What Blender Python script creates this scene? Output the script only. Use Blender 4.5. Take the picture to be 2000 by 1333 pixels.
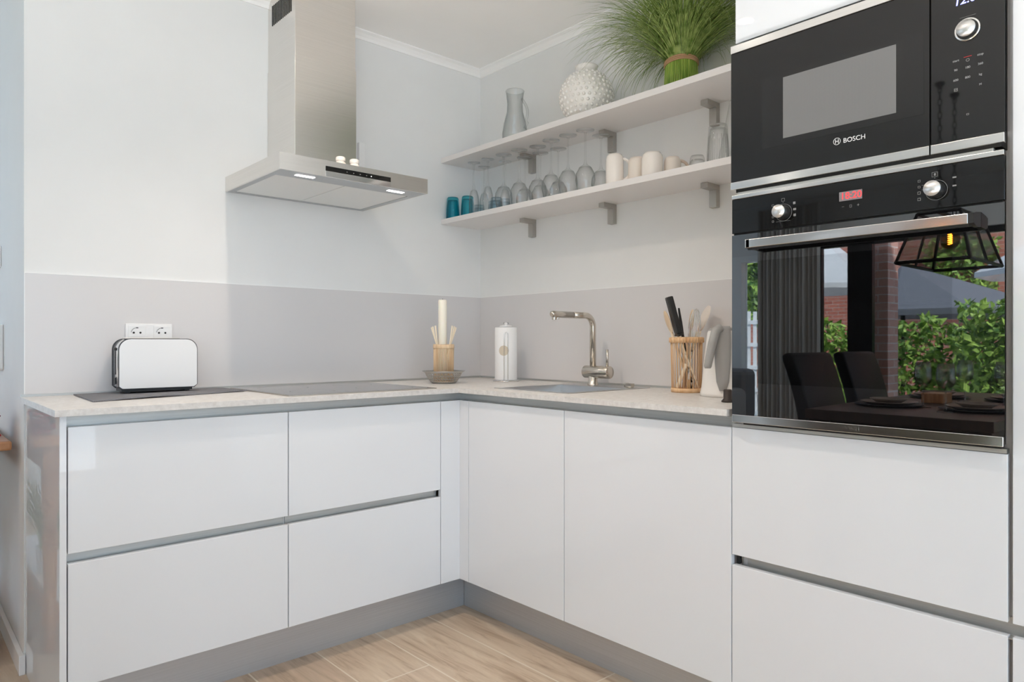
import bpy, bmesh, math, random
from mathutils import Vector, Matrix
R = math.radians
rnd = random.Random(7)
for o in list(bpy.data.objects):
    bpy.data.objects.remove(o)
S = bpy.context.scene
COL = S.collection

# ------------------------------------------------------------ camera
cam_d = bpy.data.cameras.new('camera')
cam = bpy.data.objects.new('camera', cam_d)
COL.objects.link(cam)
cam.location = (-2.2256, -2.7070, 1.0582)
cam.rotation_euler = (R(90), 0, -0.7332)
cam_d.sensor_width = 36.0
cam_d.lens = 36.0 * 1367.55 / 2000.0
cam_d.shift_y = (669.09 - 666.5) / 2000.0
cam_d.clip_start = 0.02
S.camera = cam

# ------------------------------------------------------------ world, sun, exposure
W = bpy.data.worlds.new('World')
S.world = W
W.use_nodes = True
wn = W.node_tree.nodes
wl = W.node_tree.links
wn.clear()
w_out = wn.new('ShaderNodeOutputWorld')
w_bg = wn.new('ShaderNodeBackground')
w_tc = wn.new('ShaderNodeTexCoord')
w_sep = wn.new('ShaderNodeSeparateXYZ')
w_rmp = wn.new('ShaderNodeValToRGB')
w_rmp.color_ramp.elements[0].position = 0.0
w_rmp.color_ramp.elements[0].color = (0.69, 0.87, 1.08, 1)
w_rmp.color_ramp.elements[1].position = 0.7
w_rmp.color_ramp.elements[1].color = (0.51, 0.77, 1.08, 1)
wl.new(w_tc.outputs['Generated'], w_sep.inputs[0])
wl.new(w_sep.outputs['Z'], w_rmp.inputs[0])
wl.new(w_rmp.outputs[0], w_bg.inputs['Color'])
w_bg.inputs['Strength'].default_value = 3.1
wl.new(w_bg.outputs[0], w_out.inputs[0])

sun_d = bpy.data.lights.new('sun', 'SUN')
sun_d.energy = 13.0
sun_d.angle = R(3)
sun_d.color = (1.0, 0.98, 0.95)
sun = bpy.data.objects.new('sun', sun_d)
COL.objects.link(sun)
sun.rotation_euler = Vector((0.38, -0.60, 0.70)).to_track_quat('Z', 'Y').to_euler()   # shines from high behind the house onto the garden

S.view_settings.view_transform = 'Standard'
S.view_settings.look = 'None'
S.view_settings.gamma = 1.0
S.view_settings.use_curve_mapping = False
S.view_settings.exposure = -0.05
S.cycles.max_bounces = 24
S.cycles.diffuse_bounces = 16
S.cycles.glossy_bounces = 8
S.cycles.transparent_max_bounces = 48
SPOT_W = 14.0
FILL_W = 86.0
WARM = (1.0, 0.85, 0.71)

# ------------------------------------------------------------ materials
def mat(name, col, rough=0.5, metal=0.0, ior=1.45, spec=None, coat=0.0, aniso=0.0, emit=None, estr=0.0, trans=0.0, alpha=None):
    m = bpy.data.materials.new(name)
    m.use_nodes = True
    b = m.node_tree.nodes['Principled BSDF']
    b.inputs['Base Color'].default_value = (*col, 1)
    b.inputs['Roughness'].default_value = rough
    b.inputs['Metallic'].default_value = metal
    b.inputs['IOR'].default_value = ior
    if spec is not None:
        b.inputs['Specular IOR Level'].default_value = spec
    b.inputs['Coat Weight'].default_value = coat
    b.inputs['Anisotropic'].default_value = aniso
    b.inputs['Transmission Weight'].default_value = trans
    if emit:
        b.inputs['Emission Color'].default_value = (*emit, 1)
        b.inputs['Emission Strength'].default_value = estr
    return m

def N(m, t):
    return m.node_tree.nodes.new(t)
def L(m, a, b):
    m.node_tree.links.new(a, b)
def BS(m):
    return m.node_tree.nodes['Principled BSDF']
def coords(m, scale=(1, 1, 1), rot=(0, 0, 0)):
    tc = N(m, 'ShaderNodeTexCoord'); mp = N(m, 'ShaderNodeMapping')
    geo = N(m, 'ShaderNodeNewGeometry')
    mp.inputs['Scale'].default_value = scale
    mp.inputs['Rotation'].default_value = rot
    L(m, geo.outputs['Position'], mp.inputs['Vector'])
    return mp.outputs[0]
def noise_mix(m, c1, c2, scale, vec_scale=(1, 1, 1), detail=4, lo=0.4, hi=0.6, rough_out=None):
    v = coords(m, vec_scale)
    n = N(m, 'ShaderNodeTexNoise'); n.inputs['Scale'].default_value = scale; n.inputs['Detail'].default_value = detail
    r = N(m, 'ShaderNodeValToRGB')
    r.color_ramp.elements[0].position = lo; r.color_ramp.elements[1].position = hi
    r.color_ramp.elements[0].color = (*c1, 1); r.color_ramp.elements[1].color = (*c2, 1)
    L(m, v, n.inputs['Vector']); L(m, n.outputs['Fac'], r.inputs[0]); L(m, r.outputs[0], BS(m).inputs['Base Color'])
    return n
def bump(m, src, strength, dist=0.002):
    b = N(m, 'ShaderNodeBump'); b.inputs['Strength'].default_value = strength; b.inputs['Distance'].default_value = dist
    L(m, src, b.inputs['Height']); L(m, b.outputs[0], BS(m).inputs['Normal'])
    return b

M = {}
M['wall'] = mat('wall_paint', (0.79, 0.795, 0.79), 0.75)
n = noise_mix(M['wall'], (0.785, 0.79, 0.785), (0.795, 0.80, 0.795), 6.0)
M['ceil'] = mat('ceiling_paint', (0.92, 0.915, 0.905), 0.8)
noise_mix(M['ceil'], (0.92, 0.915, 0.905), (0.93, 0.925, 0.915), 5.0)
M['trim'] = mat('trim_paint', (0.88, 0.88, 0.88), 0.45)
M['lacq'] = mat('white_lacquer', (0.76, 0.78, 0.805), 0.02, ior=1.5)
nn = N(M['lacq'], 'ShaderNodeTexNoise'); nn.inputs['Scale'].default_value = 3.0
L(M['lacq'], coords(M['lacq']), nn.inputs['Vector']); bump(M['lacq'], nn.outputs['Fac'], 0.006, 0.01)
M['lacqedge'] = mat('white_lacquer_body', (0.78, 0.79, 0.80), 0.3)
M['satin'] = mat('shelf_white', (0.80, 0.77, 0.755), 0.35)
M['alu'] = mat('brushed_aluminium', (0.55, 0.56, 0.55), 0.5, metal=1.0)
nn = noise_mix(M['alu'], (0.52, 0.53, 0.52), (0.60, 0.61, 0.60), 60.0, (0.05, 0.05, 8.0), detail=2, lo=0.3, hi=0.7)
M['plinth'] = mat('plinth_aluminium', (0.54, 0.55, 0.56), 0.45, metal=0.55)
noise_mix(M['plinth'], (0.52, 0.53, 0.545), (0.57, 0.58, 0.595), 40.0, (0.05, 0.05, 6.0), detail=2, lo=0.3, hi=0.7)
M['steel'] = mat('hood_steel', (0.80, 0.77, 0.73), 0.27, metal=1.0, aniso=0.6)
nn = noise_mix(M['steel'], (0.77, 0.745, 0.71), (0.83, 0.80, 0.765), 90.0, (0.03, 0.03, 6.0), detail=2, lo=0.3, hi=0.7)
M['steel2'] = mat('appliance_steel', (0.80, 0.79, 0.77), 0.14, metal=1.0)
noise_mix(M['steel2'], (0.78, 0.77, 0.75), (0.84, 0.83, 0.81), 90.0, (0.03, 0.03, 6.0), detail=2, lo=0.3, hi=0.7)
M['knobcap'] = mat('spun_aluminium', (0.74, 0.735, 0.72), 0.38, metal=1.0, aniso=0.7)
M['sink'] = mat('sink_steel', (0.52, 0.53, 0.54), 0.28, metal=1.0)
M['nickel'] = mat('brushed_nickel', (0.66, 0.61, 0.54), 0.25, metal=1.0)
M['bracket'] = mat('bracket_nickel', (0.50, 0.48, 0.45), 0.4, metal=0.9)
M['chrome'] = mat('chrome', (0.86, 0.86, 0.87), 0.06, metal=1.0)
M['toastchrome'] = mat('satin_chrome', (0.9, 0.9, 0.91), 0.18, metal=1.0)
M['darkmetal'] = mat('dark_edge', (0.05, 0.05, 0.055), 0.3)
M['black'] = mat('matte_black', (0.012, 0.012, 0.012), 0.5)
M['blkplastic'] = mat('black_plastic', (0.02, 0.02, 0.02), 0.35)
M['blkglass'] = mat('black_glass', (0.004, 0.004, 0.0045), 0.012, ior=2.5)
M['panelglass'] = mat('black_panel_glass', (0.006, 0.006, 0.006), 0.03, ior=1.5)
M['mwglass'] = mat('smoked_microwave_glass', (0.009, 0.009, 0.0095), 0.03, ior=1.5)
M['mwinner'] = mat('microwave_inner_glass', (0.012, 0.012, 0.0125), 0.04, ior=1.5)
M['mesh'] = mat('microwave_screen', (0.25, 0.25, 0.25), 0.3)
v = coords(M['mesh'], (1, 1, 1))
vo = N(M['mesh'], 'ShaderNodeTexVoronoi'); vo.inputs['Scale'].default_value = 330.0; vo.inputs['Randomness'].default_value = 0.0
rr = N(M['mesh'], 'ShaderNodeValToRGB'); rr.color_ramp.elements[0].position = 0.2; rr.color_ramp.elements[1].position = 0.5
rr.color_ramp.elements[0].color = (0.075, 0.075, 0.075, 1); rr.color_ramp.elements[1].color = (0.17, 0.17, 0.17, 1)
L(M['mesh'], v, vo.inputs['Vector']); L(M['mesh'], vo.outputs['Distance'], rr.inputs[0]); L(M['mesh'], rr.outputs[0], BS(M['mesh']).inputs['Base Color'])
M['filter'] = mat('grease_filter', (0.8, 0.81, 0.8), 0.5, metal=0.2)
v = coords(M['filter'], (1, 1, 1)); ck = N(M['filter'], 'ShaderNodeTexChecker'); ck.inputs['Scale'].default_value = 260.0
ck.inputs['Color1'].default_value = (0.92, 0.93, 0.92, 1); ck.inputs['Color2'].default_value = (0.80, 0.81, 0.80, 1)
L(M['filter'], v, ck.inputs['Vector']); L(M['filter'], ck.outputs['Color'], BS(M['filter']).inputs['Base Color'])
M['hoodunder'] = mat('hood_underside_steel', (0.50, 0.51, 0.52), 0.35, metal=0.8)
M['splash'] = mat('splashback_laminate', (0.685, 0.67, 0.67), 0.22, ior=1.45)
M['white'] = mat('white_plastic', (0.84, 0.84, 0.84), 0.3)
M['toastwhite'] = mat('toaster_white', (0.80, 0.81, 0.82), 0.18)
M['porc'] = mat('white_porcelain', (0.86, 0.80, 0.74), 0.15, coat=0.3)
M['cream'] = mat('cream_ceramic', (0.82, 0.74, 0.66), 0.3)
M['beige'] = mat('beige_ceramic', (0.68, 0.56, 0.46), 0.35)
M['vase'] = mat('vase_ceramic', (0.84, 0.81, 0.77), 0.3, coat=0.2)
M['paper'] = mat('kitchen_paper', (0.90, 0.90, 0.90), 0.9)
M['wax'] = mat('candle_wax', (0.86, 0.82, 0.72), 0.5)
BS(M['wax']).inputs['Subsurface Weight'].default_value = 0.15
M['bamboo'] = mat('bamboo', (0.70, 0.50, 0.30), 0.5)
noise_mix(M['bamboo'], (0.62, 0.42, 0.24), (0.80, 0.62, 0.42), 60, (1, 1, 0.1), lo=0.35, hi=0.65)
M['bamboo2'] = mat('orange_bamboo', (0.72, 0.46, 0.24), 0.5)
noise_mix(M['bamboo2'], (0.64, 0.38, 0.19), (0.80, 0.56, 0.33), 60, (1, 1, 0.1), lo=0.35, hi=0.65)
M['skewer'] = mat('pale_wood', (0.86, 0.76, 0.60), 0.6)
M['spoon'] = mat('utensil_wood', (0.78, 0.62, 0.44), 0.6)
noise_mix(M['spoon'], (0.70, 0.53, 0.36), (0.84, 0.70, 0.53), 30, (1, 1, 0.2), lo=0.35, hi=0.65)
M['sticker'] = mat('beige_sticker', (0.66, 0.58, 0.46), 0.6)
M['cord'] = mat('worktop', (0.7, 0.68, 0.64), 0.4)
M['wt'] = M['cord']; M['wt'].name = 'worktop_stone_laminate'
vv = coords(M['wt'])
a = N(M['wt'], 'ShaderNodeTexNoise'); a.inputs['Scale'].default_value = 55.0; a.inputs['Detail'].default_value = 8; a.inputs['Roughness'].default_value = 0.7
r1 = N(M['wt'], 'ShaderNodeValToRGB'); r1.color_ramp.elements[0].position = 0.32; r1.color_ramp.elements[1].position = 0.62
r1.color_ramp.elements[0].color = (0.58, 0.555, 0.53, 1); r1.color_ramp.elements[1].color = (0.72, 0.70, 0.675, 1)
L(M['wt'], vv, a.inputs['Vector']); L(M['wt'], a.outputs['Fac'], r1.inputs[0]); L(M['wt'], r1.outputs[0], BS(M['wt']).inputs['Base Color'])
M['hob'] = mat('ceramic_hob_glass', (0.10, 0.105, 0.11), 0.05, ior=2.1)
M['cloth'] = mat('grey_woven_cloth', (0.10, 0.10, 0.11), 0.9)
v = coords(M['cloth'], (1, 1, 1)); w1 = N(M['cloth'], 'ShaderNodeTexChecker'); w1.inputs['Scale'].default_value = 400
w1.inputs['Color1'].default_value = (0.075, 0.077, 0.09, 1); w1.inputs['Color2'].default_value = (0.30, 0.30, 0.32, 1)
L(M['cloth'], v, w1.inputs['Vector']); L(M['cloth'], w1.outputs['Color'], BS(M['cloth']).inputs['Base Color'])
M['greyplastic'] = mat('grey_plastic', (0.36, 0.355, 0.345), 0.4)
M['kettle'] = mat('kettle_white', (0.82, 0.80, 0.77), 0.3)
M['brown'] = mat('dark_brown', (0.035, 0.025, 0.02), 0.4)
M['grass'] = mat('grass_blades', (0.14, 0.27, 0.04), 0.5)
noise_mix(M['grass'], (0.09, 0.17, 0.02), (0.42, 0.52, 0.17), 45, (1, 1, 1), lo=0.35, hi=0.68)
M['stems'] = mat('grass_stems', (0.17, 0.31, 0.03), 0.45)
noise_mix(M['stems'], (0.11, 0.23, 0.015), (0.36, 0.46, 0.09), 120, (1, 1, 0.05), lo=0.35, hi=0.65)
M['raffia'] = mat('raffia_band', (0.45, 0.27, 0.15), 0.7)
M['red'] = mat('red_cord', (0.35, 0.02, 0.035), 0.5)
M['whiteink'] = mat('white_print', (0.75, 0.75, 0.75), 0.5)
M['greyink'] = mat('grey_print', (0.25, 0.25, 0.25), 0.5)
M['redled'] = mat('red_display_digits', (0.9, 0.05, 0.05), 0.5, emit=(1.0, 0.06, 0.08), estr=0.7)
M['redline'] = mat('red_mark', (0.45, 0.02, 0.02), 0.5)
M['blueled'] = mat('blue_display_digits', (0.3, 0.3, 0.9), 0.5, emit=(0.30, 0.34, 1.0), estr=2.0)
M['dispgrey'] = mat('display_grey', (0.22, 0.20, 0.21), 0.3)
M['led'] = mat('hood_led', (1, 1, 1), 0.5, emit=(1.0, 0.93, 0.95), estr=8.0)
M['lampdisc'] = mat('downlight_glow', (1, 1, 1), 0.5, emit=(1.0, 0.90, 0.78), estr=90.0)
M['filament'] = mat('filament_glow', (1, 0.6, 0.2), 0.5, emit=(1.0, 0.42, 0.08), estr=60.0)

def glass(name, tint=(0.99, 0.99, 0.99), edge=(0.80, 0.81, 0.805), ior=1.45, gl=0.02, blend=0.35):
    m = bpy.data.materials.new(name); m.use_nodes = True
    nt = m.node_tree; nt.nodes.clear()
    out = nt.nodes.new('ShaderNodeOutputMaterial'); mx = nt.nodes.new('ShaderNodeMixShader')
    tr = nt.nodes.new('ShaderNodeBsdfTransparent'); gs = nt.nodes.new('ShaderNodeBsdfGlossy')
    f0 = ((ior - 1) / (ior + 1)) ** 2
    fw = nt.nodes.new('ShaderNodeLayerWeight'); fw.inputs['Blend'].default_value = 0.5
    pw = nt.nodes.new('ShaderNodeMath'); pw.operation = 'POWER'; pw.inputs[1].default_value = 5.0
    fr = nt.nodes.new('ShaderNodeMath'); fr.operation = 'MULTIPLY_ADD'; fr.inputs[1].default_value = 1 - f0; fr.inputs[2].default_value = f0
    nt.links.new(fw.outputs['Facing'], pw.inputs[0]); nt.links.new(pw.outputs[0], fr.inputs[0])
    lw = nt.nodes.new('ShaderNodeLayerWeight'); lw.inputs['Blend'].default_value = blend
    mc = nt.nodes.new('ShaderNodeMix'); mc.data_type = 'RGBA'
    mc.inputs[6].default_value = (*tint, 1); mc.inputs[7].default_value = (*edge, 1)
    gs.inputs['Roughness'].default_value = gl
    nt.links.new(lw.outputs['Facing'], mc.inputs[0]); nt.links.new(mc.outputs[2], tr.inputs['Color'])
    nt.links.new(fr.outputs[0], mx.inputs[0]); nt.links.new(tr.outputs[0], mx.inputs[1]); nt.links.new(gs.outputs[0], mx.inputs[2])
    nt.links.new(mx.outputs[0], out.inputs[0])
    return m
M['glass'] = glass('clear_glass')
M['pane'] = glass('window_pane_glass', (0.96, 0.97, 0.97), (0.8, 0.85, 0.85), 1.4)
M['blueglass'] = glass('blue_glass', (0.34, 0.86, 0.90), (0.04, 0.46, 0.56), 1.45)
M['paleblue'] = glass('pale_blue_glass', (0.90, 0.95, 0.97), (0.60, 0.70, 0.76), 1.45)
M['ovenwin'] = glass('oven_window_glass', (0.16, 0.16, 0.16), (0.05, 0.05, 0.05), 2.5, 0.012)
M['lampglass'] = glass('lantern_glass', (0.80, 0.80, 0.80), (0.5, 0.5, 0.5), 1.4)
M['amber'] = glass('amber_bulb_glass', (0.60, 0.40, 0.16), (0.25, 0.12, 0.03), 1.5)
M['glassdark'] = glass('dark_edged_glass', (0.97, 0.97, 0.97), (0.50, 0.51, 0.51), 1.8)
M['jugglass'] = glass('jug_glass', (0.97, 0.975, 0.975), (0.70, 0.72, 0.72), 1.5)

# floor : wood-look tiles running along y, short joints across
mf = mat('oak_tile_floor', (0.5, 0.38, 0.27), 0.42)
M['floor'] = mf
geo = N(mf, 'ShaderNodeNewGeometry'); mp = N(mf, 'ShaderNodeMapping'); mp.inputs['Rotation'].default_value = (0, 0, R(90)); mp.inputs['Location'].default_value = (1.136, 0.195, 0)
L(mf, geo.outputs['Position'], mp.inputs['Vector'])
bk = N(mf, 'ShaderNodeTexBrick'); bk.offset = 0.37; bk.offset_frequency = 4; bk.inputs['Scale'].default_value = 1.0
bk.inputs['Brick Width'].default_value = 1.2; bk.inputs['Row Height'].default_value = 0.232
bk.inputs['Mortar Size'].default_value = 0.0028; bk.inputs['Mortar Smooth'].default_value = 0.1
bk.inputs['Color1'].default_value = (0.40, 0.40, 0.40, 1); bk.inputs['Color2'].default_value = (0.60, 0.60, 0.60, 1); bk.inputs['Mortar'].default_value = (0.9, 0.9, 0.9, 1)
L(mf, mp.outputs[0], bk.inputs['Vector'])
mp2 = N(mf, 'ShaderNodeMapping'); mp2.inputs['Scale'].default_value = (17.0, 1.9, 1.0); L(mf, geo.outputs['Position'], mp2.inputs['Vector'])
g1 = N(mf, 'ShaderNodeTexNoise'); g1.inputs['Scale'].default_value = 1.6; g1.inputs['Detail'].default_value = 9; g1.inputs['Roughness'].default_value = 0.62; g1.inputs['Distortion'].default_value = 0.5
L(mf, mp2.outputs[0], g1.inputs['Vector'])
rp = N(mf, 'ShaderNodeValToRGB'); e = rp.color_ramp.elements
e[0].position = 0.30; e[0].color = (0.34, 0.245, 0.17, 1); e[1].position = 0.70; e[1].color = (0.66, 0.535, 0.41, 1)
em = e.new(0.47); em.color = (0.54, 0.42, 0.31, 1)
L(mf, g1.outputs['Fac'], rp.inputs[0])
mv = N(mf, 'ShaderNodeMix'); mv.data_type = 'RGBA'; mv.blend_type = 'OVERLAY'; mv.inputs[0].default_value = 0.5
L(mf, rp.outputs[0], mv.inputs[6]); L(mf, bk.outputs['Color'], mv.inputs[7])
mm = N(mf, 'ShaderNodeMix'); mm.data_type = 'RGBA'; mm.inputs[7].default_value = (0.70, 0.62, 0.51, 1)
L(mf, bk.outputs['Fac'], mm.inputs[0]); L(mf, mv.outputs[2], mm.inputs[6]); L(mf, mm.outputs[2], BS(mf).inputs['Base Color'])
bump(mf, g1.outputs['Fac'], 0.15, 0.002)

# garden / dining materials
M['brick'] = mat('red_brick', (0.3, 0.09, 0.06), 0.85)
bq = N(M['brick'], 'ShaderNodeTexBrick'); bq.inputs['Scale'].default_value = 1.0; bq.inputs['Brick Width'].default_value = 0.24; bq.inputs['Row Height'].default_value = 0.075
bq.inputs['Mortar Size'].default_value = 0.006; bq.inputs['Color1'].default_value = (0.42, 0.13, 0.09, 1); bq.inputs['Color2'].default_value = (0.55, 0.20, 0.14, 1); bq.inputs['Mortar'].default_value = (0.50, 0.38, 0.33, 1)
gq = N(M['brick'], 'ShaderNodeNewGeometry'); sq = N(M['brick'], 'ShaderNodeSeparateXYZ'); cq = N(M['brick'], 'ShaderNodeCombineXYZ'); aq = N(M['brick'], 'ShaderNodeMath')
L(M['brick'], gq.outputs['Position'], sq.inputs[0]); L(M['brick'], sq.outputs['X'], aq.inputs[0]); L(M['brick'], sq.outputs['Y'], aq.inputs[1])
L(M['brick'], aq.outputs[0], cq.inputs[0]); L(M['brick'], sq.outputs['Z'], cq.inputs[1]); L(M['brick'], cq.outputs[0], bq.inputs['Vector']); L(M['brick'], bq.outputs['Color'], BS(M['brick']).inputs['Base Color'])
M['bricklit'] = M['brick'].copy(); M['bricklit'].name = 'sunlit_brick'  # pillar's sunlit brightness painted into a lighter copy of the brick colours
for n_ in M['bricklit'].node_tree.nodes:
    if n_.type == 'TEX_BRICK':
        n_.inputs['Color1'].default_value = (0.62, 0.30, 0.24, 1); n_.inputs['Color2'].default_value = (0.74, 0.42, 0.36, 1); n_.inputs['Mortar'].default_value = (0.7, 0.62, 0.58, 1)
M['pave'] = mat('patio_paving', (0.35, 0.34, 0.32), 0.9)
noise_mix(M['pave'], (0.60, 0.59, 0.57), (0.70, 0.69, 0.67), 8)
M['leaf'] = mat('hedge_leaves', (0.10, 0.22, 0.03), 0.5)
noise_mix(M['leaf'], (0.04, 0.12, 0.015), (0.42, 0.62, 0.12), 9, lo=0.35, hi=0.62)
M['bark'] = mat('bark', (0.12, 0.08, 0.05), 0.9)
M['greycanvas'] = mat('grey_canvas', (0.16, 0.165, 0.19), 0.9)
M['whitecanvas'] = mat('white_canvas', (0.62, 0.63, 0.65), 0.9)
M['curtain'] = mat('grey_curtain', (0.55, 0.54, 0.53), 0.9)
M['frameblk'] = mat('black_window_frame', (0.012, 0.012, 0.014), 0.4)
M['leather'] = mat('black_leather', (0.009, 0.011, 0.015), 0.5)
M['tablewood'] = mat('dark_table_wood', (0.035, 0.02, 0.015), 0.35)
noise_mix(M['tablewood'], (0.014, 0.009, 0.007), (0.035, 0.02, 0.014), 5, (1, 12, 1), lo=0.35, hi=0.65)
M['plate'] = mat('grey_brown_stoneware', (0.22, 0.17, 0.14), 0.3)
M['slate'] = mat('dark_placemat', (0.03, 0.03, 0.035), 0.5)
M['console'] = mat('orange_brown_wood', (0.42, 0.19, 0.08), 0.35)
noise_mix(M['console'], (0.34, 0.14, 0.055), (0.52, 0.26, 0.12), 8, (1, 10, 1), lo=0.35, hi=0.65)
M['sofa'] = mat('grey_fabric', (0.20, 0.20, 0.21), 0.95)
M['sofacush'] = mat('light_grey_fabric', (0.36, 0.36, 0.37), 0.95)
M['ironblk'] = mat('black_iron', (0.008, 0.008, 0.008), 0.45, metal=0.3)

# ------------------------------------------------------------ mesh helpers
class G:
    def __init__(s):
        s.v = []; s.f = []; s.sm = []
    def add(s, vs, fs, smooth=False):
        b = len(s.v); s.v += [tuple(p) for p in vs]
        for f in fs:
            s.f.append(tuple(i + b for i in f)); s.sm.append(smooth)
        return s
    def box(s, x0, x1, y0, y1, z0, z1):
        if x0 > x1: x0, x1 = x1, x0
        if y0 > y1: y0, y1 = y1, y0
        if z0 > z1: z0, z1 = z1, z0
        vs = [(x0, y0, z0), (x1, y0, z0), (x1, y1, z0), (x0, y1, z0), (x0, y0, z1), (x1, y0, z1), (x1, y1, z1), (x0, y1, z1)]
        return s.add(vs, [(3, 2, 1, 0), (4, 5, 6, 7), (0, 1, 5, 4), (1, 2, 6, 5), (2, 3, 7, 6), (3, 0, 4, 7)])
    def tube(s, pts, r, n=12, caps=True, smooth=True):
        pts = [Vector(p) for p in pts]
        rs = r if isinstance(r, (list, tuple)) else [r] * len(pts)
        vs = []; up = None
        for i, p in enumerate(pts):
            t = (pts[min(i + 1, len(pts) - 1)] - pts[max(i - 1, 0)]).normalized()
            if up is None:
                up = Vector((0, 0, 1)) if abs(t.z) < 0.9 else Vector((1, 0, 0))
            a = t.cross(up).normalized(); b = a.cross(t).normalized(); up = b
            for k in range(n):
                an = 2 * math.pi * k / n
                vs.append(p + (a * math.cos(an) + b * math.sin(an)) * rs[i])
        fs = []
        for i in range(len(pts) - 1):
            for k in range(n):
                k2 = (k + 1) % n
                fs.append((i * n + k, i * n + k2, (i + 1) * n + k2, (i + 1) * n + k))
        s.add(vs, fs, smooth)
        if caps:
            m = len(s.v) - len(vs)
            s.f.append(tuple(m + k for k in reversed(range(n)))); s.sm.append(False)
            s.f.append(tuple(m + (len(pts) - 1) * n + k for k in range(n))); s.sm.append(False)
        return s
    def lathe(s, prof, c=(0, 0, 0), n=32, axis='z', smooth=True):
        vs = []
        for (r, h) in prof:
            for k in range(n):
                an = 2 * math.pi * k / n
                a, b = r * math.cos(an), r * math.sin(an)
                if axis == 'z': p = (c[0] + a, c[1] + b, c[2] + h)
                elif axis == 'x': p = (c[0] + h, c[1] + a, c[2] + b)
                else: p = (c[0] + b, c[1] + h, c[2] + a)
                vs.append(p)
        fs = []
        for i in range(len(prof) - 1):
            for k in range(n):
                k2 = (k + 1) % n
                fs.append((i * n + k, i * n + k2, (i + 1) * n + k2, (i + 1) * n + k))
        return s.add(vs, fs, smooth)
    def prism(s, poly, axis, a, b, smooth=False):
        """poly: 2-D points; extruded along axis from a to b"""
        n = len(poly)
        def P(p, t):
            if axis == 'x': return (t, p[0], p[1])
            if axis == 'y': return (p[0], t, p[1])
            return (p[0], p[1], t)
        vs = [P(p, a) for p in poly] + [P(p, b) for p in poly]
        fs = [tuple(range(n))[::-1], tuple(range(n, 2 * n))]
        s.add(vs, fs)
        bs = len(s.v) - 2 * n
        for i in range(n):
            j = (i + 1) % n
            s.f.append((bs + i, bs + j, bs + n + j, bs + n + i)); s.sm.append(smooth)
        return s
    def sphere(s, c, r, nu=16, nv=10, sc=(1, 1, 1)):
        prof = []
        for i in range(nv + 1):
            t = math.pi * i / nv
            prof.append((max(1e-5, r * math.sin(t)), -r * math.cos(t)))
        vs = []
        for (q, h) in prof:
            for k in range(nu):
                an = 2 * math.pi * k / nu
                vs.append((c[0] + q * math.cos(an) * sc[0], c[1] + q * math.sin(an) * sc[1], c[2] + h * sc[2]))
        fs = [(i * nu + k, i * nu + (k + 1) % nu, (i + 1) * nu + (k + 1) % nu, (i + 1) * nu + k) for i in range(nv) for k in range(nu)]
        return s.add(vs, fs, True)

def origin(p):
    o = Vector((0, 0, 0))
    while p:
        o += p.location; p = p.parent
    return o
def obj(name, g, m, parent=None, bevel=0, segs=2, local=False, at=None, weld=False, normals=True):
    """link g as ONE mesh object; g is in world coordinates unless local"""
    vs = g.v
    off = Vector((0, 0, 0))
    if parent and not local: off = origin(parent)
    if at is not None and not parent: off = Vector(at)
    me = bpy.data.meshes.new(name)
    me.from_pydata([(p[0] - off.x, p[1] - off.y, p[2] - off.z) for p in vs], [], g.f)
    me.polygons.foreach_set('use_smooth', g.sm)
    bm = bmesh.new(); bm.from_mesh(me)
    if weld: bmesh.ops.remove_doubles(bm, verts=bm.verts, dist=1e-5)
    if normals: bmesh.ops.recalc_face_normals(bm, faces=bm.faces)
    bm.to_mesh(me); bm.free()
    me.materials.append(m)
    o = bpy.data.objects.new(name, me); COL.objects.link(o)
    if parent: o.parent = parent
    elif at is not None: o.location = off
    if bevel:
        b = o.modifiers.new('bevel', 'BEVEL'); b.width = bevel; b.segments = segs; b.limit_method = 'ANGLE'; b.angle_limit = R(40)
    return o
def thing(name, label, cat, loc, group=None):
    o = bpy.data.objects.new(name, None); COL.objects.link(o); o.empty_display_size = 0.05
    o.location = loc; o['label'] = label; o['category'] = cat
    if group: o['group'] = group
    return o
def tag(o, label, cat, group=None, kind=None):
    o['label'] = label; o['category'] = cat
    if group: o['group'] = group
    if kind: o['kind'] = kind
    return o
def struct(name, g, m, bevel=0, parent=None):
    o = obj(name, g, m, parent=parent, bevel=bevel)
    if not parent: o['kind'] = 'structure'
    return o
def dup(root, loc, label, group=None, rotz=None):
    r = root.copy(); COL.objects.link(r); r.location = loc; r['label'] = label
    if rotz is not None: r.rotation_euler = (0, 0, rotz)
    if group: r['group'] = group
    for ch in list(root.children):
        c = ch.copy(); COL.objects.link(c); c.parent = r
        for g2 in list(ch.children):
            d = g2.copy(); COL.objects.link(d); d.parent = c
    return r
def text_mesh(s, size, bold=0.0, shear=0.0):
    cu = bpy.data.curves.new('txt', 'FONT'); cu.body = s; cu.size = size; cu.offset = bold; cu.align_x = 'CENTER'; cu.align_y = 'CENTER'; cu.extrude = 0.0002; cu.shear = shear
    to = bpy.data.objects.new('txt', cu); COL.objects.link(to)
    bpy.context.view_layer.update()
    dg = bpy.context.evaluated_depsgraph_get()
    me = to.evaluated_get(dg).to_mesh()
    g = G(); g.add([v.co[:] for v in me.vertices], [tuple(p.vertices) for p in me.polygons])
    to.evaluated_get(dg).to_mesh_clear()
    bpy.data.objects.remove(to); bpy.data.curves.remove(cu)
    return g
def on_front(g, x, y, z):
    """turn a flat x-y drawing so it faces -x (reads from +y to -y)"""
    h = G(); h.add([(x - p[2], y - p[0], z + p[1]) for p in g.v], g.f); h.sm = list(g.sm)
    return h

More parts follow.
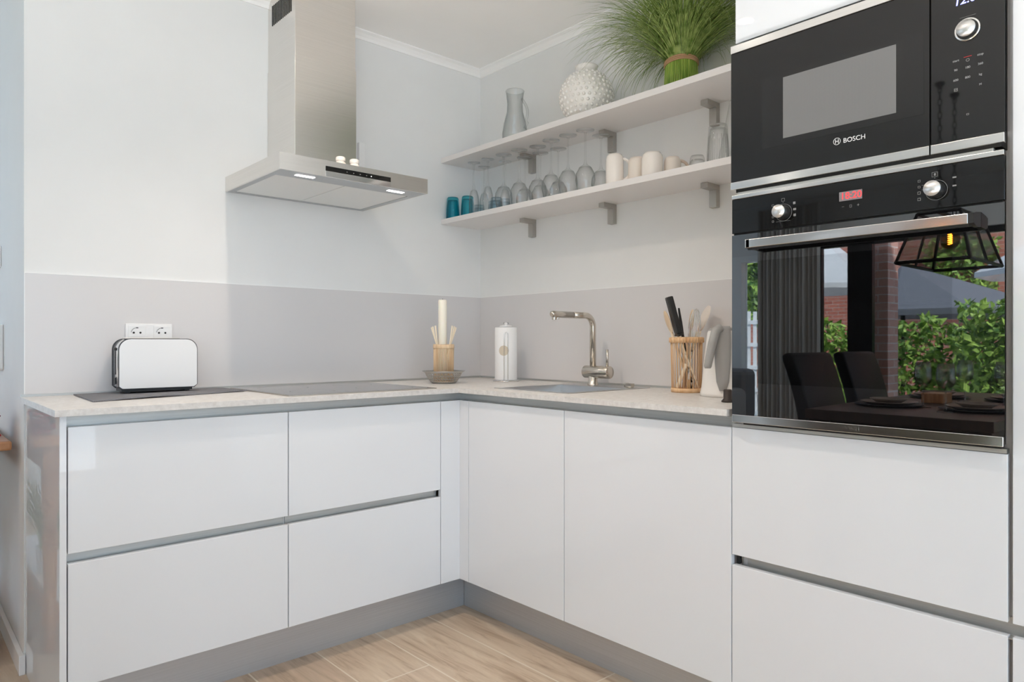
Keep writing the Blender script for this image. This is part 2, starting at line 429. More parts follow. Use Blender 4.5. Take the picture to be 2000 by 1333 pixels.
# ------------------------------------------------------------ key sizes
FX = -0.576      # plane of cabinet fronts (both runs)
WT0, WT1 = 0.8668, 0.884
ZB, ZH, ZG, ZF = 0.15, 0.4781, 0.5051, 0.8359
YT, YE = -1.7322, -2.3385
CZ = 2.41

# ------------------------------------------------------------ room shell
struct('floor', G().box(-6.0, 0.2, -5.0, 2.4, -0.1, 0.0), M['floor'])
struct('ceiling', G().box(-5.62, 0.2, -5.0, 2.4, CZ, CZ + 0.12), M['ceil'])
struct('wall_back', G().box(-1.887, 0.12, 0.0, 0.12, 0, CZ), M['wall'])
struct('wall_right', G().box(0.0, 0.12, -5.0, 0.0, 0, CZ), M['wall'])
struct('wall_inner', G().box(-1.887, -1.767, 0.12, 2.3, 0, CZ), M['wall'])
struct('wall_far', G().box(-5.62, -5.0, 2.3, 2.42, 0, CZ).box(-2.5, -1.767, 2.3, 2.42, 0, CZ).box(-5.0, -2.5, 2.3, 2.42, 2.2, CZ).box(-5.0, -2.5, 2.3, 2.42, 0, 0.1), M['wall'])
w4 = struct('added_window', G().box(-5.0, -4.94, 2.33, 2.39, 0.1, 2.2).box(-3.78, -3.72, 2.33, 2.39, 0.1, 2.2).box(-2.56, -2.5, 2.33, 2.39, 0.1, 2.2).box(-4.94, -2.56, 2.33, 2.39, 0.1, 0.16).box(-4.94, -2.56, 2.33, 2.39, 2.14, 2.2), M['trim'])  # added window, lets in daylight to brighten the left side wall
obj('window_pane', G().box(-4.94, -2.56, 2.358, 2.362, 0.16, 2.14), M['pane'], w4)
# window wall (x = -5.5) with two openings
HZ = 1.99
g = G()
g.box(-5.62, -5.5, 1.13, 2.3, 0, CZ)
g.box(-5.62, -5.5, -5.0, -4.5, 0, CZ)
g.box(-5.62, -5.5, -4.5, 0.30, HZ, CZ)
g.box(-5.62, -5.5, 0.30, 0.42, 0, CZ)
g.box(-5.62, -5.5, 0.42, 1.13, 1.93, CZ)
struct('wall_left', g, M['wall'])
# rear wall behind the photographer with a wide patio window
g = G()
g.box(-5.62, -5.2, -4.9, -4.78, 0, CZ); g.box(-0.9, 0.0, -4.9, -4.78, 0, CZ); g.box(-5.2, -0.9, -4.9, -4.78, 2.25, CZ)
struct('wall_rear', g, M['wall'])
g = G()
for x in (-5.2, -3.8, -2.35, -0.95): g.box(x, x + 0.05, -4.87, -4.81, 0, 2.25)
g.box(-5.2, -0.9, -4.87, -4.81, 0, 0.05); g.box(-5.2, -0.9, -4.87, -4.81, 2.2, 2.25)
w3 = struct('window_3', g, M['trim'])
obj('window_pane', G().box(-5.15, -0.95, -4.845, -4.84, 0.05, 2.2), M['pane'], w3)
g = G()
g.box(-5.60, -5.54, -4.5, 0.30, 0, 0.05); g.box(-5.60, -5.54, -4.5, 0.30, HZ - 0.05, HZ)
for y in (-4.5, -3.3, -1.95): g.box(-5.60, -5.54, y, y + 0.06, 0.05, HZ - 0.05)
g.box(-5.60, -5.54, -0.215, 0.0, 0, HZ)
g.box(-5.60, -5.54, 0.24, 0.30, 0, HZ)
w1 = struct('window_1', g, M['frameblk'])
obj('window_pane', G().box(-5.575, -5.57, -4.44, 0.24, 0.05, HZ - 0.05), M['pane'], w1)
g = G()
g.box(-5.60, -5.48, 1.03, 1.13, 0, 1.93); g.box(-5.60, -5.48, 0.42, 0.48, 0, 1.93); g.box(-5.60, -5.48, 0.48, 1.03, 1.87, 1.93); g.box(-5.60, -5.48, 0.48, 1.03, 0, 0.06)
w2 = struct('window_2', g, M['trim'])
obj('window_pane', G().box(-5.575, -5.57, 0.48, 1.03, 0.06, 1.87), M['pane'], w2)
# cornice strips and baseboards
def cove(axis, a, b):
    pl = [(0, 0), (-0.004, 0)]
    for i in range(7):
        t = math.pi / 2 * i / 6
        pl.append((-0.034 + 0.030 * math.cos(t), 0.034 - 0.030 + 0.030 * math.sin(t) - 0.0))
    pl += [(-0.034, 0.034), (0, 0.034)]
    g = G()
    pl = [(0, 0), (-0.006, 0), (-0.010, 0.010), (-0.020, 0.022), (-0.034, 0.028), (-0.034, 0.033), (0, 0.033)]
    if axis == 'x': g.prism([(p[0], CZ - 0.033 + p[1]) for p in pl], 'x', a, b)
    else: g.prism([(p[0], CZ - 0.033 + p[1]) for p in pl], 'y', a, b)
    return g
g = cove('x', -1.887, -0.0); struct('trim_1', g, M['ceil'])
g = cove('y', -4.78, 0.0); struct('trim_2', g, M['ceil'])
g = G().prism([(-1.902, -0.015), (-1.8845, -0.015), (-1.8845, -0.001), (-1.8875, -0.001), (-1.8875, 2.3), (-1.902, 2.3)], 'z', 0, 0.062)
struct('baseboard_inner', g, M['trim'], bevel=0.002)

# ------------------------------------------------------------ ceiling downlights
def downlight(x, y, label, watt=SPOT_W):
    t = thing('ceiling_spotlight', label, 'ceiling light', (x, y, CZ), 'recessed ceiling spotlights')
    g = G().lathe([(0.046, 0.001), (0.046, -0.004), (0.036, -0.006), (0.033, -0.004), (0.033, 0.001)], (0, 0, 0), 28)
    obj('trim_ring', g, M['steel2'], t, local=True)
    g = G().lathe([(0.0001, -0.002), (0.033, -0.002)], (0, 0, 0), 24)
    obj('lamp_disc', g, M['lampdisc'], t, local=True)
    ld = bpy.data.lights.new('spot_bulb', 'SPOT'); ld.energy = watt; ld.spot_size = R(128); ld.spot_blend = 1.0
    ld.shadow_soft_size = 0.03; ld.color = WARM
    lo = bpy.data.objects.new('spot_bulb', ld); COL.objects.link(lo); lo.parent = t; lo.location = (0, 0, -0.02)
    return t
downlight(-1.27, -0.98, 'ceiling spotlight nearest the kitchen corner, in front of the hood', 38.0)
downlight(-1.62, -1.18, 'ceiling spotlight just behind the one in front of the hood, mirrored in the cabinet door', 8.0)
downlight(-4.55, 0.10, 'ceiling spotlight beyond the dining table by the curtain')
downlight(-1.30, -1.95, 'ceiling spotlight in front of the tall oven cabinet', 11.0)
downlight(-3.1, -3.3, 'ceiling spotlight behind the dining table')

# added fill lamp below the view, brightening the ceiling and shelf undersides
t = thing('fill_uplighter', 'added fill light in a low black bowl, out of view, shining up at the kitchen ceiling beside the dining table', 'fill lamp', (-2.05, -2.38, 0.0))
g = G().lathe([(0.0001, 0.0), (0.11, 0.0), (0.11, 0.015), (0.03, 0.03), (0.03, 0.20), (0.15, 0.26), (0.17, 0.40), (0.165, 0.40), (0.145, 0.27), (0.0001, 0.22)], (0, 0, 0), 32)
obj('fill_lamp_bowl', g, M['black'], t, local=True)
ld = bpy.data.lights.new('fill_bulb', 'SPOT'); ld.energy = FILL_W; ld.spot_size = R(128); ld.spot_blend = 0.5; ld.shadow_soft_size = 0.13; ld.color = (1.0, 0.97, 0.95)
lo = bpy.data.objects.new('fill_bulb', ld); COL.objects.link(lo); lo.parent = t; lo.location = (0, 0, 0.38); lo.rotation_euler = (math.pi, 0, 0)

# ------------------------------------------------------------ base cabinets
LQ, LE, AL = M['lacq'], M['lacqedge'], M['alu']
GAP = 0.0015
def rail(parent, run, a, b, z0, z1):
    """recessed aluminium grip channel (L profile) between z0 and z1"""
    pl = [(FX + 0.004, z0 - 0.006), (FX + 0.030, z0 - 0.006), (FX + 0.030, z1), (FX + 0.028, z1), (FX + 0.028, z0 - 0.004), (FX + 0.004, z0 - 0.004)]
    return obj('grip_channel', G().prism(pl, 'x' if run == 'A' else 'y', a, b), AL, parent)
def drawer_cab(x0, x1, label):
    t = thing('drawer_cabinet', label, 'cabinet', ((x0 + x1) / 2, -0.3, ZB), 'white drawer cabinets under the hob side')
    g = G(); g.box(x0 + .0005, x0 + 0.016, FX + 0.031, -0.02, ZB, WT0 - 0.001); g.box(x1 - 0.016, x1 - .0005, FX + 0.031, -0.02, ZB, WT0 - 0.001)
    g.box(x0 + 0.016, x1 - 0.016, FX + 0.031, -0.02, ZB, ZB + 0.016); g.box(x0 + 0.016, x1 - 0.016, -0.03, -0.02, ZB + 0.016, WT0 - 0.001)
    obj('carcass', g, LE, t)
    for z0, z1, nm in ((ZB, ZH, 'drawer'), (ZG, ZF, 'drawer')):
        obj(nm, G().box(x0 + GAP, x1 - GAP, FX, FX + 0.018, z0, z1), LQ, t, bevel=0.0012)
    rail(t, 'A', x0, x1, ZF, WT0); rail(t, 'A', x0, x1 - 0.004, ZH, ZG + 0.004)
    return t
drawer_cab(-1.8655, -1.2632, 'white gloss two-drawer base cabinet at the left end, under the toaster')
drawer_cab(-1.2632, -0.6659, 'white gloss two-drawer base cabinet under the hob')
o = obj('side_panel', G().box(-1.8831, -1.8670, FX, -0.0005, 0.0, WT0 - 0.0005), LQ, bevel=0.001, at=(-1.875, -0.3, 0))
tag(o, 'white gloss end panel closing the left side of the base cabinets', 'panel')
# corner
t = thing('corner_filler', 'narrow white gloss L-shaped filler panel in the inside corner of the base cabinets', 'panel', (-0.6, -0.6, ZB))
g = G().box(-0.6659 + GAP, FX, FX, FX + 0.018, ZB, ZF); g.box(FX, FX + 0.018, -0.6296 + GAP, FX + 0.018, ZB, ZF)
obj('filler_front', g, LQ, t, bevel=0.0008)
rail(t, 'A', -0.6659, FX + 0.030, ZF, WT0); rail(t, 'B', -0.6296, FX + 0.030, ZF, WT0)
def door_cab(y0, y1, label):
    t = thing('base_cabinet', label, 'cabinet', (-0.3, (y0 + y1) / 2, ZB), 'white door cabinets on the sink side')
    g = G(); g.box(FX + 0.031, -0.02, y1 - 0.016, y1 - .0005, ZB, 0.72); g.box(FX + 0.031, -0.02, y0 + .0005, y0 + 0.016, ZB, 0.72); g.box(FX + 0.031, -0.02, y0 + 0.016, y1 - 0.016, ZB, ZB + 0.016)
    obj('carcass', g, LE, t)
    obj('door', G().box(FX, FX + 0.018, y0 + GAP, y1 - GAP, ZB, ZF), LQ, t, bevel=0.0012)
    rail(t, 'B', y0, y1, ZF, WT0)
door_cab(-1.1284, -0.6296, 'white gloss base cabinet with one door, next to the inside corner')
door_cab(YT, -1.1284, 'white gloss base cabinet with one wide door, beside the tall oven cabinet')
# plinths
o = obj('plinth', G().box(-1.8650, -0.483, -0.4830, -0.4680, 0, ZB - 0.001), M['plinth'], at=(-1.2, -0.475, 0))
tag(o, 'brushed grey metal plinth under the drawer cabinets of the hob side', 'plinth', 'plinths')
o = obj('plinth', G().box(-0.4830, -0.4680, -3.2, -0.4845, 0, ZB - 0.001), M['plinth'], at=(-0.475, -1.8, 0))
tag(o, 'brushed grey metal plinth under the door cabinets of the sink side', 'plinth', 'plinths')
# worktop with sink cutout
g = G()
SX0, SX1, SY0, SY1 = -0.500, -0.050, -1.078, -0.690
g.box(-1.897, 0, -0.6, -0.0005, WT0, WT1)
g.box(-0.6, 0, SY1, -0.6, WT0, WT1)
g.box(-0.6, SX0 + 0.01, SY0, SY1, WT0, WT1); g.box(SX1 - 0.01, 0, SY0, SY1, WT0, WT1)
g.box(-0.6, 0, YT, SY0, WT0, WT1)
t = thing('worktop', 'L-shaped light beige-grey stone-look worktop running around the corner', 'worktop', (-0.6, -0.6, WT0))
obj('slab', g, M['wt'], t)
g = G(); g.box(-1.897, -0.0, -0.013, -0.0065, WT1, WT1 + 0.008); g.box(-0.013, -0.0065, YT, -0.013, WT1, WT1 + 0.008)
obj('wall_strip', g, AL, t)
# splashback
o = obj('splashback', G().box(-1.8855, -0.0, -0.006, -0.0004, WT1, 1.2805), M['splash'], at=(-1, 0, WT1))
tag(o, 'pinkish-grey glossy splashback panel behind the hob and toaster', 'splashback', 'splashback panels')
obj('edge_strip', G().box(-1.8855, -0.0, -0.0066, -0.0004, 1.2805, 1.2830), M['trim'], o)
obj('end_strip', G().box(-1.8872, -1.8855, -0.0066, -0.0004, WT1, 1.2830), M['trim'], o)
o = obj('splashback', G().box(-0.006, -0.0004, YT, -0.0062, WT1, 1.2805), M['splash'], at=(0, -1, WT1))
tag(o, 'pinkish-grey glossy splashback panel behind the sink', 'splashback', 'splashback panels')
obj('edge_strip', G().box(-0.0066, -0.0004, YT, -0.0067, 1.2805, 1.2830), M['trim'], o)

# ------------------------------------------------------------ tall cabinets
t = thing('oven_cabinet', 'tall white gloss cabinet housing microwave and oven, two drawers below', 'cabinet', (-0.3, -2.03, ZB))
g = G(); g.box(FX + 0.031, -0.001, YT - 0.016, YT - .0004, ZB, 2.36); g.box(FX + 0.031, -0.001, YE + .0005, YE + 0.016, ZB, 2.36)
g.box(FX + 0.031, -0.001, YE + .016, YT - .016, 2.344, 2.36); g.box(FX + 0.06, -0.001, YE + .016, YT - .016, 0.83, 0.846)
g.box(FX + 0.031, -0.001, YE + .016, YT - .016, ZB, ZB + 0.016)
obj('carcass', g, LE, t)
obj('drawer', G().box(FX, FX + 0.018, YE + 0.003, YT - GAP, ZB, ZH), LQ, t, bevel=0.0012)
obj('drawer', G().box(FX, FX + 0.018, YE + 0.003, YT - GAP, ZG, 0.8370), LQ, t, bevel=0.0012)
obj('door', G().box(FX, FX + 0.018, YE + 0.003, YT - 0.011, 1.834, 2.352), LQ, t, bevel=0.0012)
rail(t, 'B', YE, YT - 0.014, ZH, ZG + 0.004)
obj('channel_cap', G().box(FX + 0.0265, FX + 0.028, YT - 0.030, YT - 0.020, ZH, ZG), M['plinth'], t)
obj('channel_end', G().box(FX + 0.019, FX + 0.030, YT - 0.012, YT - 0.003, ZH, ZG), M['black'], t)
g = G().box(FX - 0.002, FX + 0.016, YE + 0.004, YT - 0.004, 0.8385, 0.8470)
obj('spacer_strip', g, AL, t)
t = thing('larder_cabinet', 'tall white gloss cabinet at the right edge, beside the oven cabinet', 'cabinet', (-0.3, -2.65, ZB))
y0, y1 = -2.945, -2.3415
g = G(); g.box(FX + 0.031, -0.001, y1 - 0.016, y1 - .0004, ZB, 2.36); g.box(FX + 0.031, -0.001, y0, y0 + 0.016, ZB, 2.36); g.box(FX + 0.031, -0.001, y0 + 0.016, y1 - 0.016, 2.344, 2.36)
obj('carcass', g, LE, t)
obj('door', G().box(FX, FX + 0.018, y0 + 0.003, y1 - 0.002, ZB, ZH), LQ, t, bevel=0.0012)
obj('door', G().box(FX, FX + 0.018, y0 + 0.003, y1 - 0.002, ZG, 2.352), LQ, t, bevel=0.0012)
rail(t, 'B', y0, y1 + 0.003, ZH, ZG + 0.004)

# ------------------------------------------------------------ oven
OX = -0.598
OY0, OY1 = -2.3355, -1.7465
t = thing('oven', 'built-in black glass oven with steel bar handle and two knobs, below the microwave', 'oven', (OX, -2.03, 0.851))
g = G()
g.box(-0.585, -0.10, OY0 + 0.01, OY0 + 0.02, 0.853, 1.440); g.box(-0.585, -0.10, OY1 - 0.02, OY1 - 0.01, 0.853, 1.440)
g.box(-0.585, -0.10, OY0 + 0.02, OY1 - 0.02, 1.30, 1.440); g.box(-0.585, -0.10, OY0 + 0.02, OY1 - 0.02, 0.853, 0.90); g.box(-0.11, -0.10, OY0 + 0.02, OY1 - 0.02, 0.90, 1.30)
obj('oven_cavity', g, mat('oven_enamel', (0.03, 0.032, 0.036), 0.35), t)
g = G().box(OX, -0.586, OY0, OY1, 1.337, 1.4245)
cp = obj('control_panel', g, M['panelglass'], t, bevel=0.0008)
obj('top_trim', G().box(-0.600, -0.586, OY0 + 0.001, OY1, 1.4248, 1.4350), M['steel2'], t, bevel=0.001)
obj('trim_ledge', G().box(-0.592, -0.578, OY0 + 0.02, OY1 - 0.012, 1.4352, 1.4432), AL, t, bevel=0.001)
# door: frame around window
g = G(); d0, d1 = 0.8735, 1.3325
wy0, wy1, wz0, wz1 = -2.245, -1.815, 0.955, 1.262
g.box(OX, -0.588, OY0, OY1, wz1, d1); g.box(OX, -0.588, OY0, OY1, d0, wz0); g.box(OX, -0.588, wy1, OY1, wz0, wz1); g.box(OX, -0.588, OY0, wy0, wz0, wz1)
dr = obj('oven_door', g, M['blkglass'], t)
obj('door_window', G().box(OX, OX + 0.0006, wy0, wy1, wz0, wz1), M['ovenwin'], dr)
obj('bottom_trim', G().box(-0.600, -0.588, OY0 + 0.002, OY1 - 0.001, 0.8535, 0.8732), M['steel2'], t, bevel=0.001)
g = G().box(-0.5865, -0.582, -2.326, -1.772, 0.8478, 0.8535)
obj('vent_slot', g, M['black'], t)
g = G().box(-0.592, -0.586, OY0 + 0.005, OY1 - 0.002, 1.3327, 1.3368)
obj('door_gap', g, M['black'], t)
h = obj('handle', G().box(-0.645, -0.630, -2.286, -1.809, 1.2905, 1.3115), M['steel2'], t, bevel=0.0015)
g = G()
for yy in (-2.296, -1.820): g.prism([(-0.599, 1.288), (-0.599, 1.318), (-0.632, 1.314), (-0.645, 1.3105), (-0.645, 1.2915), (-0.632, 1.287)], 'y', yy, yy + 0.0105 if yy < -2 else yy + 0.008)
g.box(-0.636, -0.628, -2.290, -1.812, 1.2865, 1.3105)
obj('handle_mount', g, M['blkplastic'], h)
# racks inside
g = G()
for zz in (1.15, 1.135, 1.055):
    g.tube([(-0.55, wy0 - 0.02, zz), (-0.55, wy1 + 0.01, zz)], 0.002, 6)
    for k in range(14):
        yy = wy0 + (k + 0.5) * (wy1 - wy0) / 14
        if zz != 1.135: g.tube([(-0.55, yy, zz), (-0.15, yy, zz)], 0.0013, 5)
obj('oven_rack', g, M['chrome'], t)
def knob(parent, y, z, r, name='knob', xb=OX, dep=0.030):
    g = G().lathe([(r * 1.08, 0.0), (r, -0.004), (r * 0.97, -dep + 0.003), (0.0001, -dep + 0.003)], (xb, y, z), 28, 'x')
    k = obj(name, g, M['blkplastic'], parent)
    g = G().lathe([(r * 0.97, -dep + 0.004), (r * 0.95, -dep), (0.0001, -dep - 0.0005)], (xb, y, z), 28, 'x')
    obj('knob_cap', g, M['knobcap'], k)
    g = G().lathe([(r * 1.22, -0.0003), (r * 1.22, -0.0008), (r * 1.26, -0.0008), (r * 1.26, -0.0003)], (xb, y, z), 36, 'x')
    obj('knob_dial_ring', g, M['greyink'], k)
    return k
knob(t, -1.8855, 1.3735, 0.0165)
knob(t, -2.2165, 1.3745, 0.0165)
dsp = obj('clock_display', G().box(OX - 0.0006, OX, -2.0685, -2.0180, 1.3800, 1.4010), M['dispgrey'], t)
obj('display_digits', on_front(text_mesh('18:20', 0.0215, 0.0001), OX - 0.0009, -2.0445, 1.3903), M['redled'], dsp)
def flat_rect(g, y, z, w, h, lw=0.0008, x=OX - 0.0004):
    g.box(x, x + 0.0003, y - w / 2, y + w / 2, z + h / 2 - lw, z + h / 2); g.box(x, x + 0.0003, y - w / 2, y + w / 2, z - h / 2, z - h / 2 + lw)
    g.box(x, x + 0.0003, y - w / 2, y - w / 2 + lw, z - h / 2, z + h / 2); g.box(x, x + 0.0003, y + w / 2 - lw, y + w / 2, z - h / 2, z + h / 2)
    return g
g = G()
flat_rect(g, -1.884, 1.4045, 0.0085, 0.0075); g.box(OX - .0004, OX, -1.885, -1.883, 1.3975, 1.3990)
for (yy, zz, w, h2) in ((-1.912, 1.393, 0.006, 0.006), (-1.913, 1.378, 0.007, 0.005), (-1.913, 1.364, 0.006, 0.006)):
    g.box(OX - .0004, OX, yy - w / 2, yy + w / 2, zz - h2 / 2, zz + h2 / 2)
for (yy, zz, w, h2) in ((-1.858, 1.394, 0.006, 0.005), (-1.858, 1.380, 0.006, 0.005), (-1.858, 1.366, 0.005, 0.005), (-1.858, 1.355, 0.005, 0.005)):
    flat_rect(g, yy, zz, w, h2)
g.box(OX - .0004, OX, -1.902, -1.866, 1.3525, 1.3530)
obj('oven_mode_symbols', g, M['greyink'], cp); g = G()
flat_rect(g, -2.2135, 1.4075, 0.0110, 0.0100, 0.0007); g.box(OX - .0004, OX, -2.2155, -2.2120, 1.4050, 1.4100); g.box(OX - .0004, OX, -2.2143, -2.2128, 1.3995, 1.4010)
for (yy, zz, w, h2) in ((-2.184, 1.3985, 0.005, 0.005), (-2.184, 1.3860, 0.005, 0.0045), (-2.184, 1.3735, 0.006, 0.006), (-2.184, 1.3600, 0.006, 0.006)):
    flat_rect(g, yy, zz, w, h2)
obj('heat_symbols', g, M['greyink'], cp); g = G()
for zz in (1.3940, 1.3770): g.box(OX - .0004, OX, -2.2530, -2.2460, zz, zz + 0.003)
for zz in (1.3885, 1.3790): g.box(OX - .0004, OX, -2.1960, -2.1890, zz, zz + 0.0005)
obj('temperature_symbols', g, M['greyink'], cp); g = G()
g.box(OX - .0004, OX, -2.0290, -2.0240, 1.3668, 1.3674)
flat_rect(g, -2.0435, 1.3665, 0.0045, 0.0060, 0.0005)
g.box(OX - .0004, OX, -2.0625, -2.0575, 1.3668, 1.3674); g.box(OX - .0004, OX, -2.0603, -2.0597, 1.3645, 1.3697)
obj('clock_key_symbols', g, M['greyink'], cp)
# faint maker's name pressed into the bottom trim
obj('embossed_lettering', on_front(text_mesh('BOSCH', 0.0105, 0.0002), -0.6001, -2.045, 0.8635), M['steel2'], t)

# ------------------------------------------------------------ microwave
MY0, MY1 = -2.3360, -1.7435
t = thing('microwave', 'built-in black glass microwave with steel edge strips, above the oven', 'microwave', (OX, -2.03, 1.449))
obj('casing', G().box(-0.587, -0.15, MY0 + 0.008, MY1 - 0.008, 1.4445, 1.8260), M['black'], t)
md = obj('microwave_door', G().box(OX, -0.5872, -2.2035, MY1, 1.4690, 1.7992), M['mwglass'], t, bevel=0.0008)
g = G().box(-0.6005, -0.5872, -2.2035, MY1, 1.7995, 1.8195)
obj('door_trim', g, M['steel2'], md, bevel=0.001)
obj('door_trim', G().box(-0.6005, -0.5872, -2.2035, MY1, 1.4495, 1.4688), M['steel2'], md, bevel=0.001)
win = obj('inner_frame', G().box(OX - 0.0003, OX, -2.1930, -1.8290, 1.5380, 1.7130), M['mwinner'], md)
obj('window_screen', G().box(OX - 0.0007, OX - 0.0003, -2.1390, -1.8840, 1.5540, 1.7020), M['mesh'], win)
mp_ = obj('microwave_panel', G().box(OX, -0.5872, MY0, -2.2065, 1.4690, 1.7992), M['mwglass'], t, bevel=0.0008)
obj('panel_trim', G().box(-0.6005, -0.5872, MY0 + 0.0005, -2.2065, 1.4495, 1.4688), M['steel2'], mp_, bevel=0.001)
obj('panel_trim', G().box(-0.6005, -0.5872, MY0 + 0.0005, -2.2065, 1.7995, 1.8195), M['steel2'], mp_, bevel=0.001)
obj('lettering', on_front(text_mesh('BOSCH', 0.0150, 0.0), OX - 0.0004, -2.0515, 1.5170), M['whiteink'], md)
g = G()
prof = [(0.0072, -0.0003), (0.0072, -0.0007), (0.0082, -0.0007), (0.0082, -0.0003)]
g.lathe(prof, (OX, -2.0130, 1.5190), 28, 'x')
xx = OX - 0.0006
g.box(xx, OX, -2.0168, -2.0155, 1.5142, 1.5238); g.box(xx, OX, -2.0105, -2.0092, 1.5142, 1.5238); g.box(xx, OX, -2.0155, -2.0105, 1.5184, 1.5196)
obj('emblem', g, M['whiteink'], md)
k = knob(mp_, -2.2725, 1.6895, 0.0175, xb=OX, dep=0.014)
g = G().lathe([(0.0175, -0.0008), (0.0190, -0.003), (0.0225, -0.003), (0.0230, -0.0008)], (OX, -2.2725, 1.6895), 36, 'x')
obj('knob_collar', g, M['steel2'], k)
g = text_mesh('12:00', 0.0230, 0.0003, 0.15)
obj('clock_digits', on_front(g, OX - 0.0004, -2.2735, 1.7510), M['blueled'], mp_)
gk = G()
for txt, yy, zz in (('start', -2.2520, 1.6320), ('stop', -2.2950, 1.6330), ('90', -2.2520, 1.6130), ('180', -2.2730, 1.6130), ('360', -2.2950, 1.6140), ('600', -2.2520, 1.5925), ('800', -2.2730, 1.5930), ('kg', -2.2950, 1.5930), ('M', -2.2950, 1.5730)):
    q = on_front(text_mesh(txt, 0.0062, 0.0001), OX - 0.0004, yy, zz); obj('printed_key', q, M['greyink'], mp_)
flat_rect(gk, -2.2520, 1.5730, 0.0065, 0.0065, 0.0009); gk.box(OX - .0004, OX, -2.2550, -2.2490, 1.5725, 1.5735)
obj('grill_icon', gk, M['greyink'], mp_); gk = G(); flat_rect(gk, -2.2730, 1.5185, 0.0045, 0.0035, 0.0007); obj('lock_icon', gk, M['greyink'], mp_); gk = G(); gk.lathe([(0.0025, -0.0002), (0.0032, -0.0002)], (OX, -2.2730, 1.6280), 16, 'x')
obj('clock_icon', gk, M['greyink'], mp_); gk = G(); gk.box(OX - .0004, OX, -2.2590, -2.2870, 1.7160, 1.7164)
obj('dial_mark', gk, M['greyink'], mp_)
obj('red_key_mark', G().box(OX - .0004, OX, -2.2800, -2.2660, 1.6345, 1.6355), M['redline'], mp_)

# ------------------------------------------------------------ extractor hood
HX0, HX1, HY = -1.2542, -0.6629, -0.487
H0, H1 = 1.630, 1.686
t = thing('extractor_hood', 'flat stainless steel extractor hood with tall chimney on the back wall', 'extractor hood', (-0.96, -0.24, H0))
g = G(); g.box(HX0, HX1, HY, HY + 0.006, H0, H1); g.box(HX0, HX0 + 0.006, HY + .006, -0.0005, H0, H1); g.box(HX1 - 0.006, HX1, HY + .006, -0.0005, H0, H1)
g.box(HX0 + .006, HX1 - .006, HY + .006, -0.0005, H1 - 0.004, H1)
obj('canopy', g, M['steel'], t)
g = G(); zf = H0 + 0.0005
FXa, FXb, FYa, FYb = -1.226, -0.692, -0.392, -0.028
g.box(HX0 + .006, HX1 - .006, HY + .006, FYa, zf, zf + 0.003); g.box(HX0 + .006, HX1 - .006, FYb, -0.001, zf, zf + 0.003)
g.box(HX0 + .006, FXa, FYa, FYb, zf, zf + 0.003); g.box(FXb, HX1 - .006, FYa, FYb, zf, zf + 0.003)
under = obj('underside_frame', g, M['hoodunder'], t)
mid = (FXa + FXb) / 2 - 0.004
obj('grease_filter', G().box(FXa + .001, mid - 0.0015, FYa + .001, FYb - .001, zf + 0.001, zf + 0.004), M['filter'], t)
obj('grease_filter', G().box(mid + 0.0015, FXb - .001, FYa + .001, FYb - .001, zf + 0.001, zf + 0.004), M['filter'], t)
for xx in (-1.141, -0.776):
    g = G().box(xx - 0.034, xx + 0.034, -0.446, -0.428, H0 - 0.0005, H0 + 0.0004)
    l = obj('hood_light', g, M['led'], t, bevel=0.0)
    ld = bpy.data.lights.new('hood_led_lamp', 'AREA'); ld.shape = 'RECTANGLE'; ld.size = 0.06; ld.size_y = 0.015; ld.energy = 0.25; ld.color = (1, 0.95, 0.95)
    lo = bpy.data.objects.new('hood_led_lamp', ld); COL.objects.link(lo); lo.parent = t; lo.location = (xx + 0.96, -0.437 + 0.24, -0.003)
pn = obj('hood_panel', G().box(-1.089, -0.829, HY - 0.0012, HY, 1.6500, 1.6665), M['panelglass'], t)
g = G().lathe([(0.0001, -0.0016), (0.0016, -0.0016)], (-0.911, HY, 1.6575), 12, 'y'); obj('indicator_light', g, mat('indicator_glow', (1, 1, 1), emit=(1, 1, 1), estr=4), pn)
for k in range(4): obj('panel_symbol', G().box(-1.010 + k * 0.026, -1.006 + k * 0.026, HY - 0.0015, HY - 0.0011, 1.6565, 1.6585), M['greyink'], pn)
obj('panel_lower_edge', G().box(-1.089, -0.829, HY - 0.0012, HY, 1.6315, 1.6485), M['chrome'], t)
g = G().box(-1.0900, -0.8360, -0.2480, -0.0005, H1, 2.124)
obj('chimney', g, M['steel'], t, bevel=0.001)
g = G()
g.box(-1.0875, -0.8385, -0.2455, -0.0005, 2.124, CZ - 0.001)
ch2 = obj('chimney_top', g, M['steel'], t, bevel=0.001)
g = G()
for k in range(13):
    yy = -0.212 + k * 0.0138
    g.box(-1.0890, -1.0872, yy, yy + 0.0062, 2.297, 2.375)
obj('vent_slots', g, M['black'], ch2)
for i, (xx, yy, lab) in enumerate(((-0.986, -0.40, 'small glass jar with white lid on the hood, left of its twin'), (-0.930, -0.40, 'small glass jar with white lid on the hood, right of its twin'))):
    j = thing('glass_jar', lab, 'jar', (xx, yy, H1), 'small jars on top of the hood')
    g = G().lathe([(0.0001, 0.0), (0.019, 0.0), (0.020, 0.004), (0.020, 0.020), (0.016, 0.026), (0.015, 0.030)], (0, 0, 0.0005), 20)
    obj('jar_body', g, M['cream'] if i == 0 else M['porc'], j, local=True)
    g = G().lathe([(0.0165, 0.030), (0.0175, 0.032), (0.0175, 0.042), (0.014, 0.046), (0.0001, 0.047)], (0, 0, 0), 20)
    obj('jar_lid', g, M['porc'], j, local=True)
o = obj('cable_cover', G().box(-0.692, -0.662, -0.018, -0.0006, 1.815, 1.925), M['white'], at=(-0.677, -0.01, 1.87), bevel=0.003)
tag(o, 'small white plastic cable cover on the wall right of the chimney', 'cable cover')
g = G().tube([(-0.80, -0.12, 1.700), (-0.76, -0.12, 1.702), (-0.725, -0.12, 1.703), (-0.716, -0.12, 1.700), (-0.714, -0.12, 1.6875)], 0.0015, 6)
